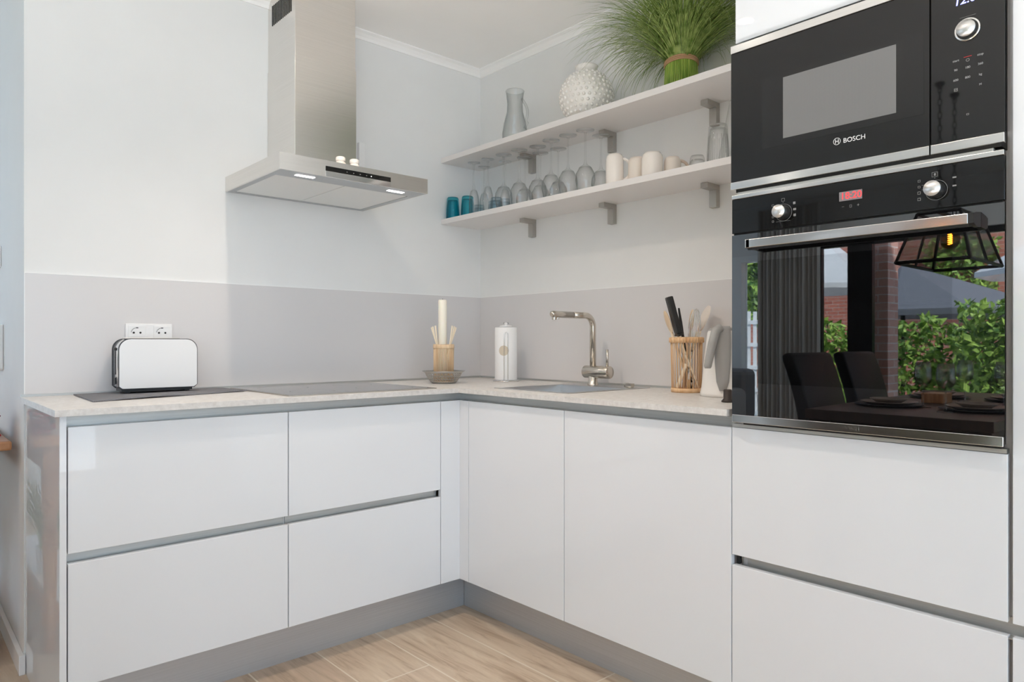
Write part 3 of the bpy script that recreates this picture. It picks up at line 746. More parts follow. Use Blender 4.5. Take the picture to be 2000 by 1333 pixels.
g.tube([(-0.80, -0.12, 1.700), (-0.803, -0.12, 1.6875)], 0.0015, 6)
o = obj('wire_hook', g, M['chrome'], at=(-0.76, -0.12, 1.687)); tag(o, 'thin wire hook lying on the right part of the hood', 'hook')

# ------------------------------------------------------------ hob and sink
t = thing('ceramic_hob', 'flat glass ceramic hob set in the worktop under the hood', 'hob', (-0.965, -0.315, WT1))
obj('hob_glass', G().box(-1.252, -0.682, -0.562, -0.060, WT1 + 0.0005, WT1 + 0.0045), M['hob'], t, bevel=0.0015)
g = G()
for (cx, cy, r) in ((-1.11, -0.19, 0.09), (-1.11, -0.43, 0.075), (-0.82, -0.19, 0.075), (-0.82, -0.43, 0.105)):
    g.lathe([(r, WT1 + 0.0047), (r + 0.0012, WT1 + 0.0047)], (cx, cy, 0), 48)
obj('cooking_zone_rings', g, M['greyink'], t)
g = G(); z = WT1 + 0.001
for (a, b, c, d2) in ((-1.256, -0.678, -0.566, -0.562), (-1.256, -0.678, -0.060, -0.056), (-1.256, -1.252, -0.562, -0.060), (-0.682, -0.678, -0.562, -0.060)): g.box(a, b, c, d2, WT1 + .0003, WT1 + 0.0040)
obj('hob_rim', g, M['bracket'], t)
t = thing('kitchen_sink', 'stainless steel inset sink in front of the mixer tap', 'sink', (-0.275, -0.88, WT1))
# flange + bowl walls
bx0, bx1, by0, by1 = -0.480, -0.165, -1.055, -0.715
g = G(); zt = WT1 + 0.0018
g.box(SX0, SX1, SY0, by0, WT1 + .0003, zt); g.box(SX0, SX1, by1, SY1, WT1 + .0003, zt); g.box(SX0, bx0, by0, by1, WT1 + .0003, zt); g.box(bx1, SX1, by0, by1, WT1 + .0003, zt)
obj('sink_rim', g, M['sink'], t)
g = G(); zb = WT1 - 0.15; q = 0.02
top = [(bx0, by0, zt), (bx1, by0, zt), (bx1, by1, zt), (bx0, by1, zt)]
bot = [(bx0 + q, by0 + q, zb), (bx1 - q, by0 + q, zb), (bx1 - q, by1 - q, zb), (bx0 + q, by1 - q, zb)]
o2 = [(bx0 - .002, by0 - .002, zt - .002), (bx1 + .002, by0 - .002, zt - .002), (bx1 + .002, by1 + .002, zt - .002), (bx0 - .002, by1 + .002, zt - .002)]
b2 = [(p[0], p[1], p[2] - 0.002) for p in bot]
g.add(top + bot, [(0, 1, 5, 4), (1, 2, 6, 5), (2, 3, 7, 6), (3, 0, 4, 7), (4, 5, 6, 7)])
obj('sink_bowl', g, M['sink'], t, normals=False)
g = G().lathe([(0.0001, 0.003), (0.030, 0.003), (0.034, 0.0)], ((bx0 + bx1) / 2, (by0 + by1) / 2, zb), 24); obj('drain', g, M['chrome'], t)
o = obj('drain_control', G().lathe([(0.0001, 0), (0.010, 0), (0.010, 0.014), (0.008, 0.016), (0.0001, 0.016)], (-0.088, -0.995, zt + .0003), 18).lathe([(0.0001, 0), (0.014, 0), (0.014, 0.004), (0.0001, 0.004)], (-0.108, -1.028, zt + .0003), 18).box(-0.118, -0.098, -1.040, -1.012, zt + 0.004, zt + 0.016), M['nickel'], at=(-0.1, -1.0, zt))
tag(o, 'small metal drain control knob at the right back of the sink', 'knob')
# tap
t = thing('mixer_tap', 'brushed nickel mixer tap with angular spout and side lever, behind the sink', 'tap', (-0.10, -0.833, zt))
g = G().lathe([(0.0215, 0.0), (0.0215, 0.006), (0.0185, 0.008), (0.0185, 0.045)], (-0.10, -0.833, zt + .0003), 28)
obj('tap_base', g, M['nickel'], t)
g = G().lathe([(0.0001, 0.0), (0.0235, 0.0), (0.025, -0.002), (0.025, -0.128), (0.0235, -0.130), (0.0001, -0.130)], (-0.10, -0.792, 0.9395), 32, 'y')
obj('tap_body', g, M['nickel'], t)
pts = [(-0.10, -0.833, 0.955), (-0.10, -0.833, 1.120)]
for i in range(1, 8):
    a = math.pi / 2 * i / 8
    pts.append((-0.10 - 0.045 * (1 - math.cos(a)), -0.833, 1.120 + 0.045 * math.sin(a)))
pts += [(-0.145, -0.833, 1.165), (-0.218, -0.833, 1.165)]
obj('tap_spout', G().tube(pts, 0.0125, 20), M['nickel'], t)
g = G().tube([(-0.2185, -0.833, 1.165), (-0.2205, -0.833, 1.165)], 0.0112, 20); obj('spout_joint', g, M['darkmetal'], t)
g = G().tube([(-0.2210, -0.833, 1.165), (-0.325, -0.833, 1.1655), (-0.334, -0.833, 1.165), (-0.338, -0.833, 1.163)], [0.013, 0.013, 0.0115, 0.007], 20)
g.lathe([(0.0085, 0), (0.0085, 0.012)], (-0.322, -0.833, 1.1445), 16); g.lathe([(0.006, 0.0), (0.006, 0.010)], (-0.303, -0.833, 1.1465), 14)
obj('spray_head', g, M['nickel'], t)
g = G().tube([(-0.10, -0.908, 0.960), (-0.10, -0.908, 1.030)], 0.0052, 14); obj('tap_lever', g, M['nickel'], t)

# ------------------------------------------------------------ shelves and brackets
US0, US1, LS0, LS1 = 1.9125, 1.9360, 1.6200, 1.6435
SHX = -0.2435
o = obj('wall_shelf', G().box(SHX, -0.0005, YT + 0.0005, -0.0005, US0, US1), M['satin'], at=(-0.12, -0.86, US0), bevel=0.0008); tag(o, 'long white wall shelf, the upper one, carrying vase and plant', 'shelf', 'white wall shelves')
o = obj('wall_shelf', G().box(SHX, -0.0005, YT + 0.0005, -0.0005, LS0, LS1), M['satin'], at=(-0.12, -0.86, LS0), bevel=0.0008); tag(o, 'long white wall shelf, the lower one, carrying glasses and mugs', 'shelf', 'white wall shelves')
g0 = G().box(-0.078, -0.0005, -0.0145, 0.0145, -0.0185, -0.0004); g0.box(-0.024, -0.0005, -0.0145, 0.0145, -0.0800, -0.0185)
names = {-0.3880: 'nearest the corner', -0.8590: 'in the middle', -1.3310: 'beside the tall cabinet'}
first = None
for z, sh in ((LS0, 'lower'), (US0, 'upper')):
    for y in (-0.3880, -0.8590, -1.3310):
        if first is None:
            o = first = obj('shelf_bracket', g0, M['bracket'], bevel=0.0008)
        else:
            o = first.copy(); COL.objects.link(o)
        o.location = (0, y, z)
        tag(o, 'brushed metal bracket under the %s shelf, %s' % (sh, names[y]), 'bracket', 'shelf brackets')

# ------------------------------------------------------------ glassware
def tumbler(name, r0, r1, h, m, flutes=0, th=0.0022, n=24):
    """upside down tumbler : r0 radius at the bottom (mouth), r1 at the top (base)"""
    g = G()
    prof = [(r0, 0.0), (r0 * 0.985 + r1 * 0.015, 0.30 * h), ((r0 + r1) / 2 + 0.001, 0.6 * h), (r1 + 0.0015, h - 0.006), (r1 - 0.001, h), (0.0001, h), ]
    g.lathe(prof, (0, 0, 0), n)
    g.lathe([(r0 - th, 0.0), ((r0 + r1) / 2 + 0.001 - th, 0.6 * h), (r1 - th, h - 0.014), (0.0001, h - 0.014)], (0, 0, 0), n)
    if flutes:
        for k in range(flutes):
            a = 2 * math.pi * k / flutes
            g.tube([(math.cos(a) * (r0 + .0003), math.sin(a) * (r0 + .0003), 0.02 * h), (math.cos(a) * (r1 + .001), math.sin(a) * (r1 + .001), 0.72 * h)], 0.0014, 5)
    return g
def wineglass(rm, rb, hb, h, rf):
    """upside down stemmed glass; mouth on the shelf"""
    g = G()
    b = [(rm, 0.0), (rb, hb * 0.45), (rb * 0.93, hb * 0.68), (rb * 0.62, hb * 0.90), (rb * 0.25, hb * 0.985), (0.006, hb + 0.006), (0.0036, hb + 0.02)]
    st = [(0.0032, h - 0.02), (0.0060, h - 0.008), (rf * 0.5, h - 0.0035), (rf, h - 0.0015), (rf, h)]
    g.lathe(b + st + [(0.0001, h)], (0, 0, 0), 28)
    g.lathe([(rm - 0.0013, 0.0), (rb - 0.0013, hb * 0.45), (rb * 0.93 - 0.0013, hb * 0.68), (rb * 0.60, hb * 0.885), (0.0001, hb * 0.965)], (0, 0, 0), 28)
    return g
def place(mesh_name, g, m, spots, cat, group):
    f = None
    for (x, y, z, lab) in spots:
        if f is None: o = f = obj(mesh_name, g, m)
        else: o = f.copy(); COL.objects.link(o)
        o.location = (x, y, z); tag(o, lab, cat, group)
Z1 = LS1 + 0.0006
place('blue_tumbler', tumbler('t', 0.0325, 0.0265, 0.104, M['blueglass']), M['blueglass'],
      [(-0.200, -0.036, Z1, 'turquoise blue tumbler upside down at the left end of the lower shelf'),
       (-0.165, -0.106, Z1, 'turquoise blue tumbler upside down, right of the leftmost one')], 'glass', 'blue tumblers')
place('pale_tumbler', tumbler('t', 0.030, 0.025, 0.085, M['paleblue']), M['paleblue'],
      [(-0.050, -0.050, Z1, 'pale bluish tumbler in the back row beside the corner, hidden by blue ones'),
       (-0.060, -0.175, Z1, 'pale bluish tumbler in the back row behind the first tall flute'),
       (-0.105, -0.245, Z1, 'pale bluish tumbler behind and between two tall flutes'),
       (-0.055, -0.245, Z1, 'pale bluish tumbler in the back row, nearest the wall behind the flutes')], 'glass', 'pale blue tumblers')
place('champagne_flute', wineglass(0.021, 0.0235, 0.125, 0.243, 0.029), M['glass'],
      [(-0.195, -0.190, Z1, 'clear champagne flute upside down in the front row, next to the blue tumblers'),
       (-0.110, -0.162, Z1, 'clear champagne flute upside down in the second row, between two front flutes'),
       (-0.190, -0.284, Z1, 'clear champagne flute upside down in the front row, right of the first flute'),
       (-0.100, -0.300, Z1, 'clear champagne flute upside down in the back row, right end of the flutes')], 'glass', 'champagne flutes')
ws = []
frontw = [(-0.172, -0.372, 'first'), (-0.172, -0.474, 'second'), (-0.172, -0.668, 'fourth'), (-0.172, -0.764, 'fifth'), (-0.172, -0.857, 'sixth')]
ordn = {'first': 'leftmost', 'second': 'second from the left', 'fourth': 'third from the left', 'fifth': 'fourth from the left', 'sixth': 'rightmost'}
for x, y, k in frontw: ws.append((x, y, Z1, 'clear wine glass upside down in the front row, %s of that row' % ordn[k]))
ws.append((-0.150, -0.566, Z1, 'clear wine glass upside down before the bracket nearest the corner'))
for x, y, k in ((-0.070, -0.400, 'leftmost'), (-0.070, -0.500, 'second from the left'), (-0.060, -0.600, 'third from the left'), (-0.070, -0.850, 'rightmost, by the middle bracket')):
    ws.append((x, y, Z1, 'clear wine glass upside down in the back row, %s' % k))
place('wine_glass', wineglass(0.030, 0.0400, 0.112, 0.248, 0.036), M['glass'], ws, 'glass', 'upturned wine glasses on the lower shelf')

def mug_mesh(r, h, hz=0.0, ang=0.0, hr=0.026, solid_top=True):
    g = G(); g.lathe([(r * 0.97, 0.0), (r, 0.012), (r, h - 0.022), (r * 0.94, h - 0.010), (r * 0.78, h - 0.001), (0.0001, h)], (0, 0, 0), 32)
    g.lathe([(r * 0.97, 0.0), (r * 0.90, 0.0), (r * 0.90, h - 0.02), (0.0001, h - 0.02)], (0, 0, 0), 32)
    return g
def mug_handle(r, h, ang):
    ca, sa = math.cos(ang), math.sin(ang); pts = []
    for i in range(11):
        t = math.pi * i / 10
        q = r - 0.004 + 0.030 * math.sin(t); z = h * 0.50 - h * 0.34 * math.cos(t)
        pts.append((ca * q, sa * q, z))
    return G().tube(pts, 0.0052, 10)
m1 = thing('mug', 'tall glossy white mug upside down, handle facing right, next to the wine glasses', 'mug', (-0.190, -1.020, Z1), 'cups on the lower shelf')
obj('mug_body', mug_mesh(0.0335, 0.116), M['porc'], m1, local=True); obj('mug_handle', mug_handle(0.0335, 0.116, R(-62)), M['porc'], m1, local=True)
m2 = thing('mug', 'beige cup upside down, right of the tall white mug', 'mug', (-0.150, -1.095, Z1), 'cups on the lower shelf')
obj('mug_body', mug_mesh(0.0345, 0.096), M['cream'], m2, local=True); obj('mug_handle', mug_handle(0.0345, 0.096, R(60)), M['cream'], m2, local=True)
m3 = thing('mug', 'cream patterned mug upside down, third cup from the left', 'mug', (-0.185, -1.188, Z1), 'cups on the lower shelf')
obj('mug_body', mug_mesh(0.0375, 0.090), M['porc'], m3, local=True); obj('mug_handle', mug_handle(0.0375, 0.090, R(40)), M['cream'], m3, local=True)
m4 = thing('mug', 'low beige cup upside down at the right end of the cups', 'mug', (-0.130, -1.235, Z1), 'cups on the lower shelf')
obj('mug_body', mug_mesh(0.0300, 0.074), M['cream'], m4, local=True); obj('mug_handle', mug_handle(0.0300, 0.074, R(-40)), M['beige'], m4, local=True)
o = obj('small_bowl', G().lathe([(0.0001, 0.035), (0.016, 0.035), (0.030, 0.016), (0.036, 0.0), (0.0335, 0.0), (0.027, 0.014), (0.0001, 0.031)], (0, 0, 0), 28), M['beige']); o.location = (-0.085, -1.275, Z1)
tag(o, 'small brownish bowl upside down behind the last cup', 'bowl')
o = obj('small_glass_bowl', tumbler('t', 0.0280, 0.022, 0.048, M['glass']), M['glass']); o.location = (-0.165, -1.360, Z1)
tag(o, 'low clear glass bowl upside down, alone between cups and ribbed tumblers', 'glass')
place('ribbed_tumbler', tumbler('t', 0.036, 0.0285, 0.128, M['glass'], flutes=14), M['glass'],
      [(-0.185, -1.452, Z1, 'clear ribbed tumbler upside down in front of the right bracket'),
       (-0.120, -1.500, Z1, 'clear ribbed tumbler behind the front one, beside the tall cabinet'),
       (-0.185, -1.545, Z1, 'clear ribbed tumbler half hidden by the tall cabinet')], 'glass', 'ribbed tumblers')
o = obj('glass_decanter', G().lathe([(0.0001, 0.0), (0.045, 0.0), (0.047, 0.01), (0.045, 0.03), (0.020, 0.16), (0.007, 0.225), (0.009, 0.235), (0.0001, 0.237)], (0, 0, 0), 28), M['glass']); o.location = (-0.075, -1.435, Z1)
tag(o, 'tapering clear glass decanter at the far right of the lower shelf', 'decanter')

# upper shelf
Z2 = US1 + 0.0006
j = thing('glass_jug', 'clear glass jug with handle on the upper shelf near the corner', 'jug', (-0.130, -0.400, Z2))
g = G().lathe([(0.0001, 0.006), (0.045, 0.006), (0.050, 0.0), (0.0565, 0.02), (0.0575, 0.05), (0.050, 0.095), (0.037, 0.145), (0.0345, 0.180), (0.0385, 0.222), (0.041, 0.235), (0.0425, 0.238), (0.041, 0.241), (0.0385, 0.236),
                (0.033, 0.182), (0.035, 0.145), (0.048, 0.095), (0.0555, 0.05), (0.0545, 0.022), (0.044, 0.012), (0.0001, 0.012)], (0, 0, 0), 36)
obj('jug_body', g, M['jugglass'], j, local=True)
ca, sa = math.cos(R(-75)), math.sin(R(-75)); pts = []
for i in range(13):
    t = math.pi * i / 12; q = 0.036 + 0.030 * math.sin(t) + (0.014 if i > 9 else 0) ; pts.append((ca * q, sa * q, 0.200 - 0.135 * i / 12))
obj('jug_handle', G().tube(pts, 0.0058, 10), M['jugglass'], j, local=True)
# hobnail vase
vr = 0.1055
prof = [(0.0001, 0.0), (0.050, 0.0), (0.058, 0.004)]
body = []
for i in range(1, 24):
    t = math.pi * (0.175 + 0.69 * i / 24)
    body.append((vr * math.sin(t), 0.098 - vr * 0.99 * math.cos(t) + 0.0))
prof += body + [(0.0435, 0.199), (0.0425, 0.206), (0.044, 0.216), (0.047, 0.221), (0.045, 0.223), (0.040, 0.218), (0.038, 0.20), (0.0001, 0.195)]
g = G().lathe(prof, (0, 0, 0), 48)
for ri in range(11):
    t = math.pi * (0.20 + 0.062 * ri); rr_ = vr * math.sin(t); zz = 0.098 - vr * 0.99 * math.cos(t)
    nb = max(10, int(2 * math.pi * rr_ / 0.0215))
    for k in range(nb):
        a = 2 * math.pi * (k + 0.5 * (ri % 2)) / nb
        g.sphere((rr_ * math.cos(a), rr_ * math.sin(a), zz), 0.0066, 8, 6)
o = obj('hobnail_vase', g, M['vase']); o.location = (-0.132, -0.828, Z2 + 0.0005)
tag(o, 'round white ceramic vase covered in raised dots, on the upper shelf', 'vase')

# grass bundle plant
p = thing('grass_plant', 'bundle of bright green grass tied with raffia on the upper shelf', 'plant', (-0.130, -1.272, Z2))
g = G()
for ring, (rad, nn_) in enumerate(((0.054, 62), (0.046, 40))):
    for k in range(nn_):
        a = 2 * math.pi * k / nn_; wv = rnd.uniform(-0.0012, 0.0012)
        g.tube([((rad + wv + 0.004) * math.cos(a), (rad + wv + 0.004) * math.sin(a), 0.0), ((rad + wv) * math.cos(a), (rad + wv) * math.sin(a), 0.075), ((rad - 0.001) * math.cos(a), (rad - 0.001) * math.sin(a), 0.115)], 0.0030, 5, caps=False)
g.lathe([(0.045, 0.002), (0.045, 0.11), (0.0001, 0.11)], (0, 0, 0), 20)
obj('grass_stems', g, M['stems'], p, local=True)
g = G()
for zc_, rr_ in ((0.100, 0.0575), (0.106, 0.0572), (0.112, 0.0570)):
    pts = [(rr_ * math.cos(2 * math.pi * k / 28), rr_ * math.sin(2 * math.pi * k / 28), zc_ + 0.003 * math.sin(4 * math.pi * k / 28)) for k in range(29)]
    g.tube(pts, 0.0034, 6, caps=False)
obj('raffia_tie', g, M['raffia'], p, local=True)
g = G()
def blade(a, r0, z0, L_, lean, droop, w):
    ca, sa = math.cos(a), math.sin(a); n_ = 9; vs = []
    x = r0; z = z0; ang = lean; cr, sr = -sa, ca
    side = rnd.uniform(-0.25, 0.25)
    off = 0.0
    for i in range(n_ + 1):
        f = i / n_; ww = w * (1 - f) ** 0.6
        px, py = ca * x + cr * off, sa * x + sr * off
        pw = (px - 0.130, py - 1.272)
        pxx = min(px, 0.130 - 0.006 - 0.004 * rnd.random())
        pyy = max(py, -1.718 + 1.272 + 0.01 * rnd.random())
        zz = min(z, CZ - Z2 - 0.045)
        if pxx > -0.115: zz = max(zz, 0.004)
        vs.append((pxx - cr * ww, pyy - sr * ww, zz)); vs.append((pxx + cr * ww, pyy + sr * ww, zz))
        st = L_ / n_
        x += math.sin(ang) * st; z += math.cos(ang) * st; off += side * st * f
        ang += droop / n_ * (0.5 + f)
    g.add(vs, [(2 * i, 2 * i + 1, 2 * i + 3, 2 * i + 2) for i in range(n_)], True)
for k in range(2300):
    a = rnd.uniform(0, 2 * math.pi); q = rnd.random() ** 0.5
    outer = rnd.random() < 0.66
    if outer: blade(a, 0.050 * q, 0.105, rnd.uniform(0.26, 0.46), 0.30 + 0.75 * q * rnd.random(), rnd.uniform(1.5, 2.7), rnd.uniform(0.0010, 0.0019))
    else: blade(a, 0.050 * q, 0.105, rnd.uniform(0.20, 0.36), 0.05 + 0.5 * q, rnd.uniform(0.3, 1.0), rnd.uniform(0.0013, 0.0024))
o = obj('grass_blades', g, M['grass'], p, local=True, normals=False); o['kind'] = 'stuff'

# ------------------------------------------------------------ things on the worktop
# sockets
t = thing('double_socket', 'white double wall socket on the splashback behind the toaster', 'socket', (-1.5226, -0.006, 1.09))
obj('socket_frame', G().box(-1.5985, -1.4470, -0.0150, -0.0062, 1.050, 1.1235), M['white'], t, bevel=0.002)
for cx in (-1.5625, -1.4815):
    s_ = obj('socket_insert', G().box(cx - 0.028, cx + 0.028, -0.0165, -0.0148, 1.060, 1.1165), M['white'], t, bevel=0.001)
    g = G()
    for dx in (-0.0105, 0.0105): g.lathe([(0.0001, -0.0172), (0.0034, -0.0172), (0.0034, -0.016)], (cx + dx, 0, 1.092), 12, 'y')
    g.box(cx - 0.0035, cx + 0.0035, -0.0172, -0.0160, 1.1075, 1.1105)
    for i in range(8):
        a0 = R(165 - i * 9); 
        g.box(cx + 0.0190 * math.cos(a0) - .0012, cx + 0.0190 * math.cos(a0) + .0012, -0.0170, -0.0160, 1.090 + 0.0190 * math.sin(a0) - .0007, 1.090 + 0.0190 * math.sin(a0) + .0007)
    obj('socket_holes', g, M['black'], s_)
# cloth mat
g = G(); A_, B_, C_, D_ = Vector((-1.757, -0.035)), Vector((-1.770, -0.385)), Vector((-1.262, -0.235)), Vector((-1.275, -0.020))
nu, nv = 30, 14; vs = []
for s2, th in ((0, 0.0), (1, 1.0)):
    for i in range(nu + 1):
        for k in range(nv + 1):
            u, v2 = i / nu, k / nv
            pxy = A_.lerp(D_, u).lerp(B_.lerp(C_, u), v2)
            wavy = 0.0030 * (1 + math.sin(9 * u + 5 * v2)) * (0.25 + 0.75 * v2 ** 2) * (0.4 + 0.6 * abs(math.sin(3 * u)))
            z = WT1 + 0.0006 + wavy * 0.6 + (0.0035 if th else 0)
            vs.append((pxy.x, pxy.y, z))
fs = []
n1 = (nu + 1) * (nv + 1)
for i in range(nu):
    for k in range(nv):
        a = i * (nv + 1) + k
        fs.append((a, a + nv + 1, a + nv + 2, a + 1)); fs.append((a + n1, a + 1 + n1, a + nv + 2 + n1, a + nv + 1 + n1))
for i in range(nu):
    for k in (0, nv):
        a = i * (nv + 1) + k; fs.append((a, a + nv + 1, a + nv + 1 + n1, a + n1))
for k in range(nv):
    for i in (0, nu):
        a = i * (nv + 1) + k; fs.append((a, a + 1, a + 1 + n1, a + n1))
g.add(vs, fs)
g2_ = [(B_.x + 0.05, B_.y + 0.02), (C_.x - 0.02, C_.y + 0.005)]
o = obj('folded_cloth', g, M['cloth'], at=(-1.5, -0.2, WT1)); tag(o, 'dark grey woven cloth lying folded under the toaster', 'cloth')
# toaster
t = thing('toaster', 'white slim toaster with chrome ends standing on the grey cloth', 'toaster', (-1.5260, -0.100, WT1 + 0.0070))
t.rotation_euler = (0, 0, R(-1.5))
def tprof(w, h, r, z0, grow=0.0):
    w2 = w / 2 + grow; pl = [(-w2 + 0.010, z0 - grow), (w2 - 0.010, z0 - grow), (w2, z0 + 0.010)]
    for i in range(9):
        a = math.pi / 2 * i / 8; pl.append((w2 - r + r * math.cos(a), h + grow - r + r * math.sin(a)))
    for i in range(9):
        a = math.pi / 2 + math.pi / 2 * i / 8; pl.append((-w2 + r + r * math.cos(a), h + grow - r + r * math.sin(a)))
    pl.append((-w2, z0 + 0.010)); return pl
TW, TH = 0.246, 0.180
obj('toaster_body', G().prism(tprof(TW, TH, 0.036, 0.012, -0.002), 'y', -0.0468, 0.0468, True), M['toastchrome'], t, local=True)
obj('front_panel', G().prism(tprof(TW, TH, 0.036, 0.012, -0.0022), 'y', -0.0525, -0.0495), M['toastwhite'], t, local=True, bevel=0.001)
obj('back_panel', G().prism(tprof(TW, TH, 0.036, 0.012, -0.0022), 'y', 0.0495, 0.0525), M['toastwhite'], t, local=True, bevel=0.001)
obj('panel_edging', G().prism(tprof(TW, TH, 0.036, 0.012), 'y', -0.0496, -0.0470), M['darkmetal'], t, local=True)
obj('panel_edging', G().prism(tprof(TW, TH, 0.036, 0.012), 'y', 0.0470, 0.0496), M['darkmetal'], t, local=True)
obj('bread_slot', G().box(-0.095, 0.095, -0.016, 0.016, TH - 0.003, TH - 0.0005), M['black'], t, local=True)
obj('slot_rim', G().box(-0.095, 0.085, 0.022, 0.032, TH - 0.004, TH + 0.0025), M['bracket'], t, local=True, bevel=0.001)
obj('lever_slot', G().box(-TW / 2 + 0.0005, -TW / 2 + 0.003, -0.004, 0.004, 0.060, 0.150), M['black'], t, local=True)
obj('toaster_lever', G().box(-TW / 2 - 0.005, -TW / 2 + 0.003, -0.022, 0.006, 0.140, 0.149), M['blkplastic'], t, local=True, bevel=0.002)
obj('browning_control', G().box(-TW / 2 - 0.003, -TW / 2 + 0.003, -0.012, 0.004, 0.028, 0.050), M['blkplastic'], t, local=True, bevel=0.001)
obj('toaster_base', G().box(-0.112, 0.108, -0.040, 0.040, 0.004, 0.0135).box(-0.10, -0.085, -0.036, 0.036, 0, 0.004).box(0.085, 0.10, -0.036, 0.036, 0, 0.004), M['blkplastic'], t, local=True)
# perforated bowl
b = thing('perforated_bowl', 'low silver perforated metal bowl with flared rim near the corner', 'bowl', (-0.445, -0.295, WT1 + 0.0005))
g = G(); nu, rings = 48, [(0.052, 0.003), (0.060, 0.017), (0.068, 0.031), (0.077, 0.043)]
g.lathe([(0.0001, 0.0), (0.050, 0.0), (0.053, 0.004), (0.0535, 0.006)], (0, 0, 0), nu)
# lattice wall
for s_ in (1, -1):
    for k in range(34):
        a0 = 2 * math.pi * k / 34; pts = []
        for i in range(6):
            f = i / 5; a = a0 + s_ * 0.42 * f; r_ = 0.0535 + (0.0780 - 0.0535) * f + 0.002 * math.sin(math.pi * f); pts.append((r_ * math.cos(a), r_ * math.sin(a), 0.005 + 0.040 * f))
        g.tube(pts, 0.0013, 5, caps=False)
for f in (0.33, 0.66):
    r_ = 0.0535 + 0.0245 * f + 0.0018; pts = [(r_ * math.cos(2 * math.pi * k / 40), r_ * math.sin(2 * math.pi * k / 40), 0.005 + 0.04 * f) for k in range(41)]; g.tube(pts, 0.0011, 5, caps=False)
obj('bowl_body', g, M['bracket'], b, local=True)
g = G().lathe([(0.0775, 0.0435), (0.0780, 0.0455), (0.0905, 0.0530), (0.0915, 0.0520), (0.0790, 0.0440)], (0, 0, 0), nu)
obj('bowl_rim', g, M['bracket'], b, local=True)
# bamboo skewer holder with candle, standing in the bowl
h = thing('skewer_holder', 'bamboo stick holder standing in the silver bowl near the corner', 'holder', (-0.445, -0.295, WT1 + 0.0015))
g = G()
for k in range(46):
    a = 2 * math.pi * k / 46
    g.tube([(0.041 * math.cos(a), 0.041 * math.sin(a), 0.002), (0.0425 * math.cos(a + 0.02), 0.0425 * math.sin(a + 0.02), 0.165)], 0.0016, 5)
obj('holder_rods', g, M['bamboo'], h, local=True)
g = G().lathe([(0.0440, 0.146), (0.0455, 0.148), (0.0455, 0.160), (0.0440, 0.162), (0.0400, 0.162), (0.0400, 0.146), (0.0440, 0.146)], (0, 0, 0), 36)
obj('holder_band', g, M['bamboo'], h, local=True)
obj('holder_base', G().lathe([(0.0001, 0.002), (0.0435, 0.002), (0.0435, 0.008), (0.0001, 0.008)], (0, 0, 0), 36), M['bamboo'], h, local=True)
cnd = thing('candle', 'tall cream pillar candle standing inside the bamboo stick holder', 'candle', (-0.450, -0.294, WT1 + 0.010))
obj('candle_wax', G().lathe([(0.0001, 0), (0.0185, 0), (0.0185, 0.342), (0.016, 0.345), (0.0001, 0.344)], (0, 0, 0), 24), M['wax'], cnd, local=True)
obj('wick', G().tube([(0, 0, 0.344), (0.001, 0, 0.351)], 0.001, 5), M['darkmetal'], cnd, local=True)
skx = []
base_g = G().tube([(0, 0, 0), (0, 0, 0.235)], 0.0018, 6)
skf = obj('wooden_skewer', base_g, M['skewer'])
dirs = [(-34, 0.19), (-28, 0.17), (-50, 0.15), (118, 0.17), (135, 0.12), (100, 0.16), (-150, 0.13), (60, 0.14), (165, 0.16), (-10, 0.12), (-75, 0.10), (30, 0.12)]
# lean measured from the holder's axis; azimuths spread round it, most to the picture's left and right
az = [143, 150, 128, -38, -48, -30, 175, -70, 110, -15, 155, -42]
ln = [17, 14, 12, 16, 11, 13, 9, 8, 7, 8, 18, 18]
SKL = ['leaning far left in the bamboo holder', 'second from the left in the bamboo holder', 'third from the left, beside the candle', 'leaning far right in the bamboo holder',
       'leaning right, just inside the rightmost one', 'right of the candle, nearly upright', 'at the back left behind the candle', 'in front of the candle, slightly right', 'behind the candle, barely leaning',
       'just right of the candle, upright', 'leaning left in front of the leftmost one', 'leaning right behind the rightmost one']
for i in range(12):
    a = R(az[i]); l = R(ln[i])
    o = skf if i == 0 else skf.copy()
    if i: COL.objects.link(o)
    r_ = 0.029 - 0.0
    ox, oy = math.cos(a) * (0.030 - math.tan(l) * 0.150), math.sin(a) * (0.030 - math.tan(l) * 0.150)
    o.location = (-0.445 + ox, -0.295 + oy, WT1 + 0.0125)
    o.rotation_euler = Vector((math.sin(l) * math.cos(a), math.sin(l) * math.sin(a), math.cos(l))).to_track_quat('Z', 'Y').to_euler()
    tag(o, 'thin pale wooden skewer, ' + SKL[i], 'skewer', 'skewers in the bamboo holder')
# kitchen roll
k = thing('paper_towel_roll', 'white kitchen paper roll on a holder between bowl and sink', 'paper roll', (-0.150, -0.362, WT1 + 0.0005))
obj('roll_paper', G().lathe([(0.0205, 0.006), (0.0480, 0.006), (0.0500, 0.010), (0.0500, 0.236), (0.0480, 0.240), (0.0205, 0.241), (0.0205, 0.006)], (0, 0, 0), 40), M['paper'], k, local=True)
obj('holder_base', G().lathe([(0.0001, 0), (0.058, 0), (0.058, 0.004), (0.0001, 0.005)], (0, 0, 0), 40), M['steel2'], k, local=True)
obj('holder_top', G().lathe([(0.0001, 0.262), (0.006, 0.262), (0.007, 0.256), (0.005, 0.250), (0.026, 0.248), (0.030, 0.243), (0.0001, 0.242)], (0, 0, 0), 28), M['white'], k, local=True)
dirc = Vector((-2.2256 + 0.150, -2.707 + 0.362, 0)).normalized(); sd = Vector((-dirc.y, dirc.x, 0))
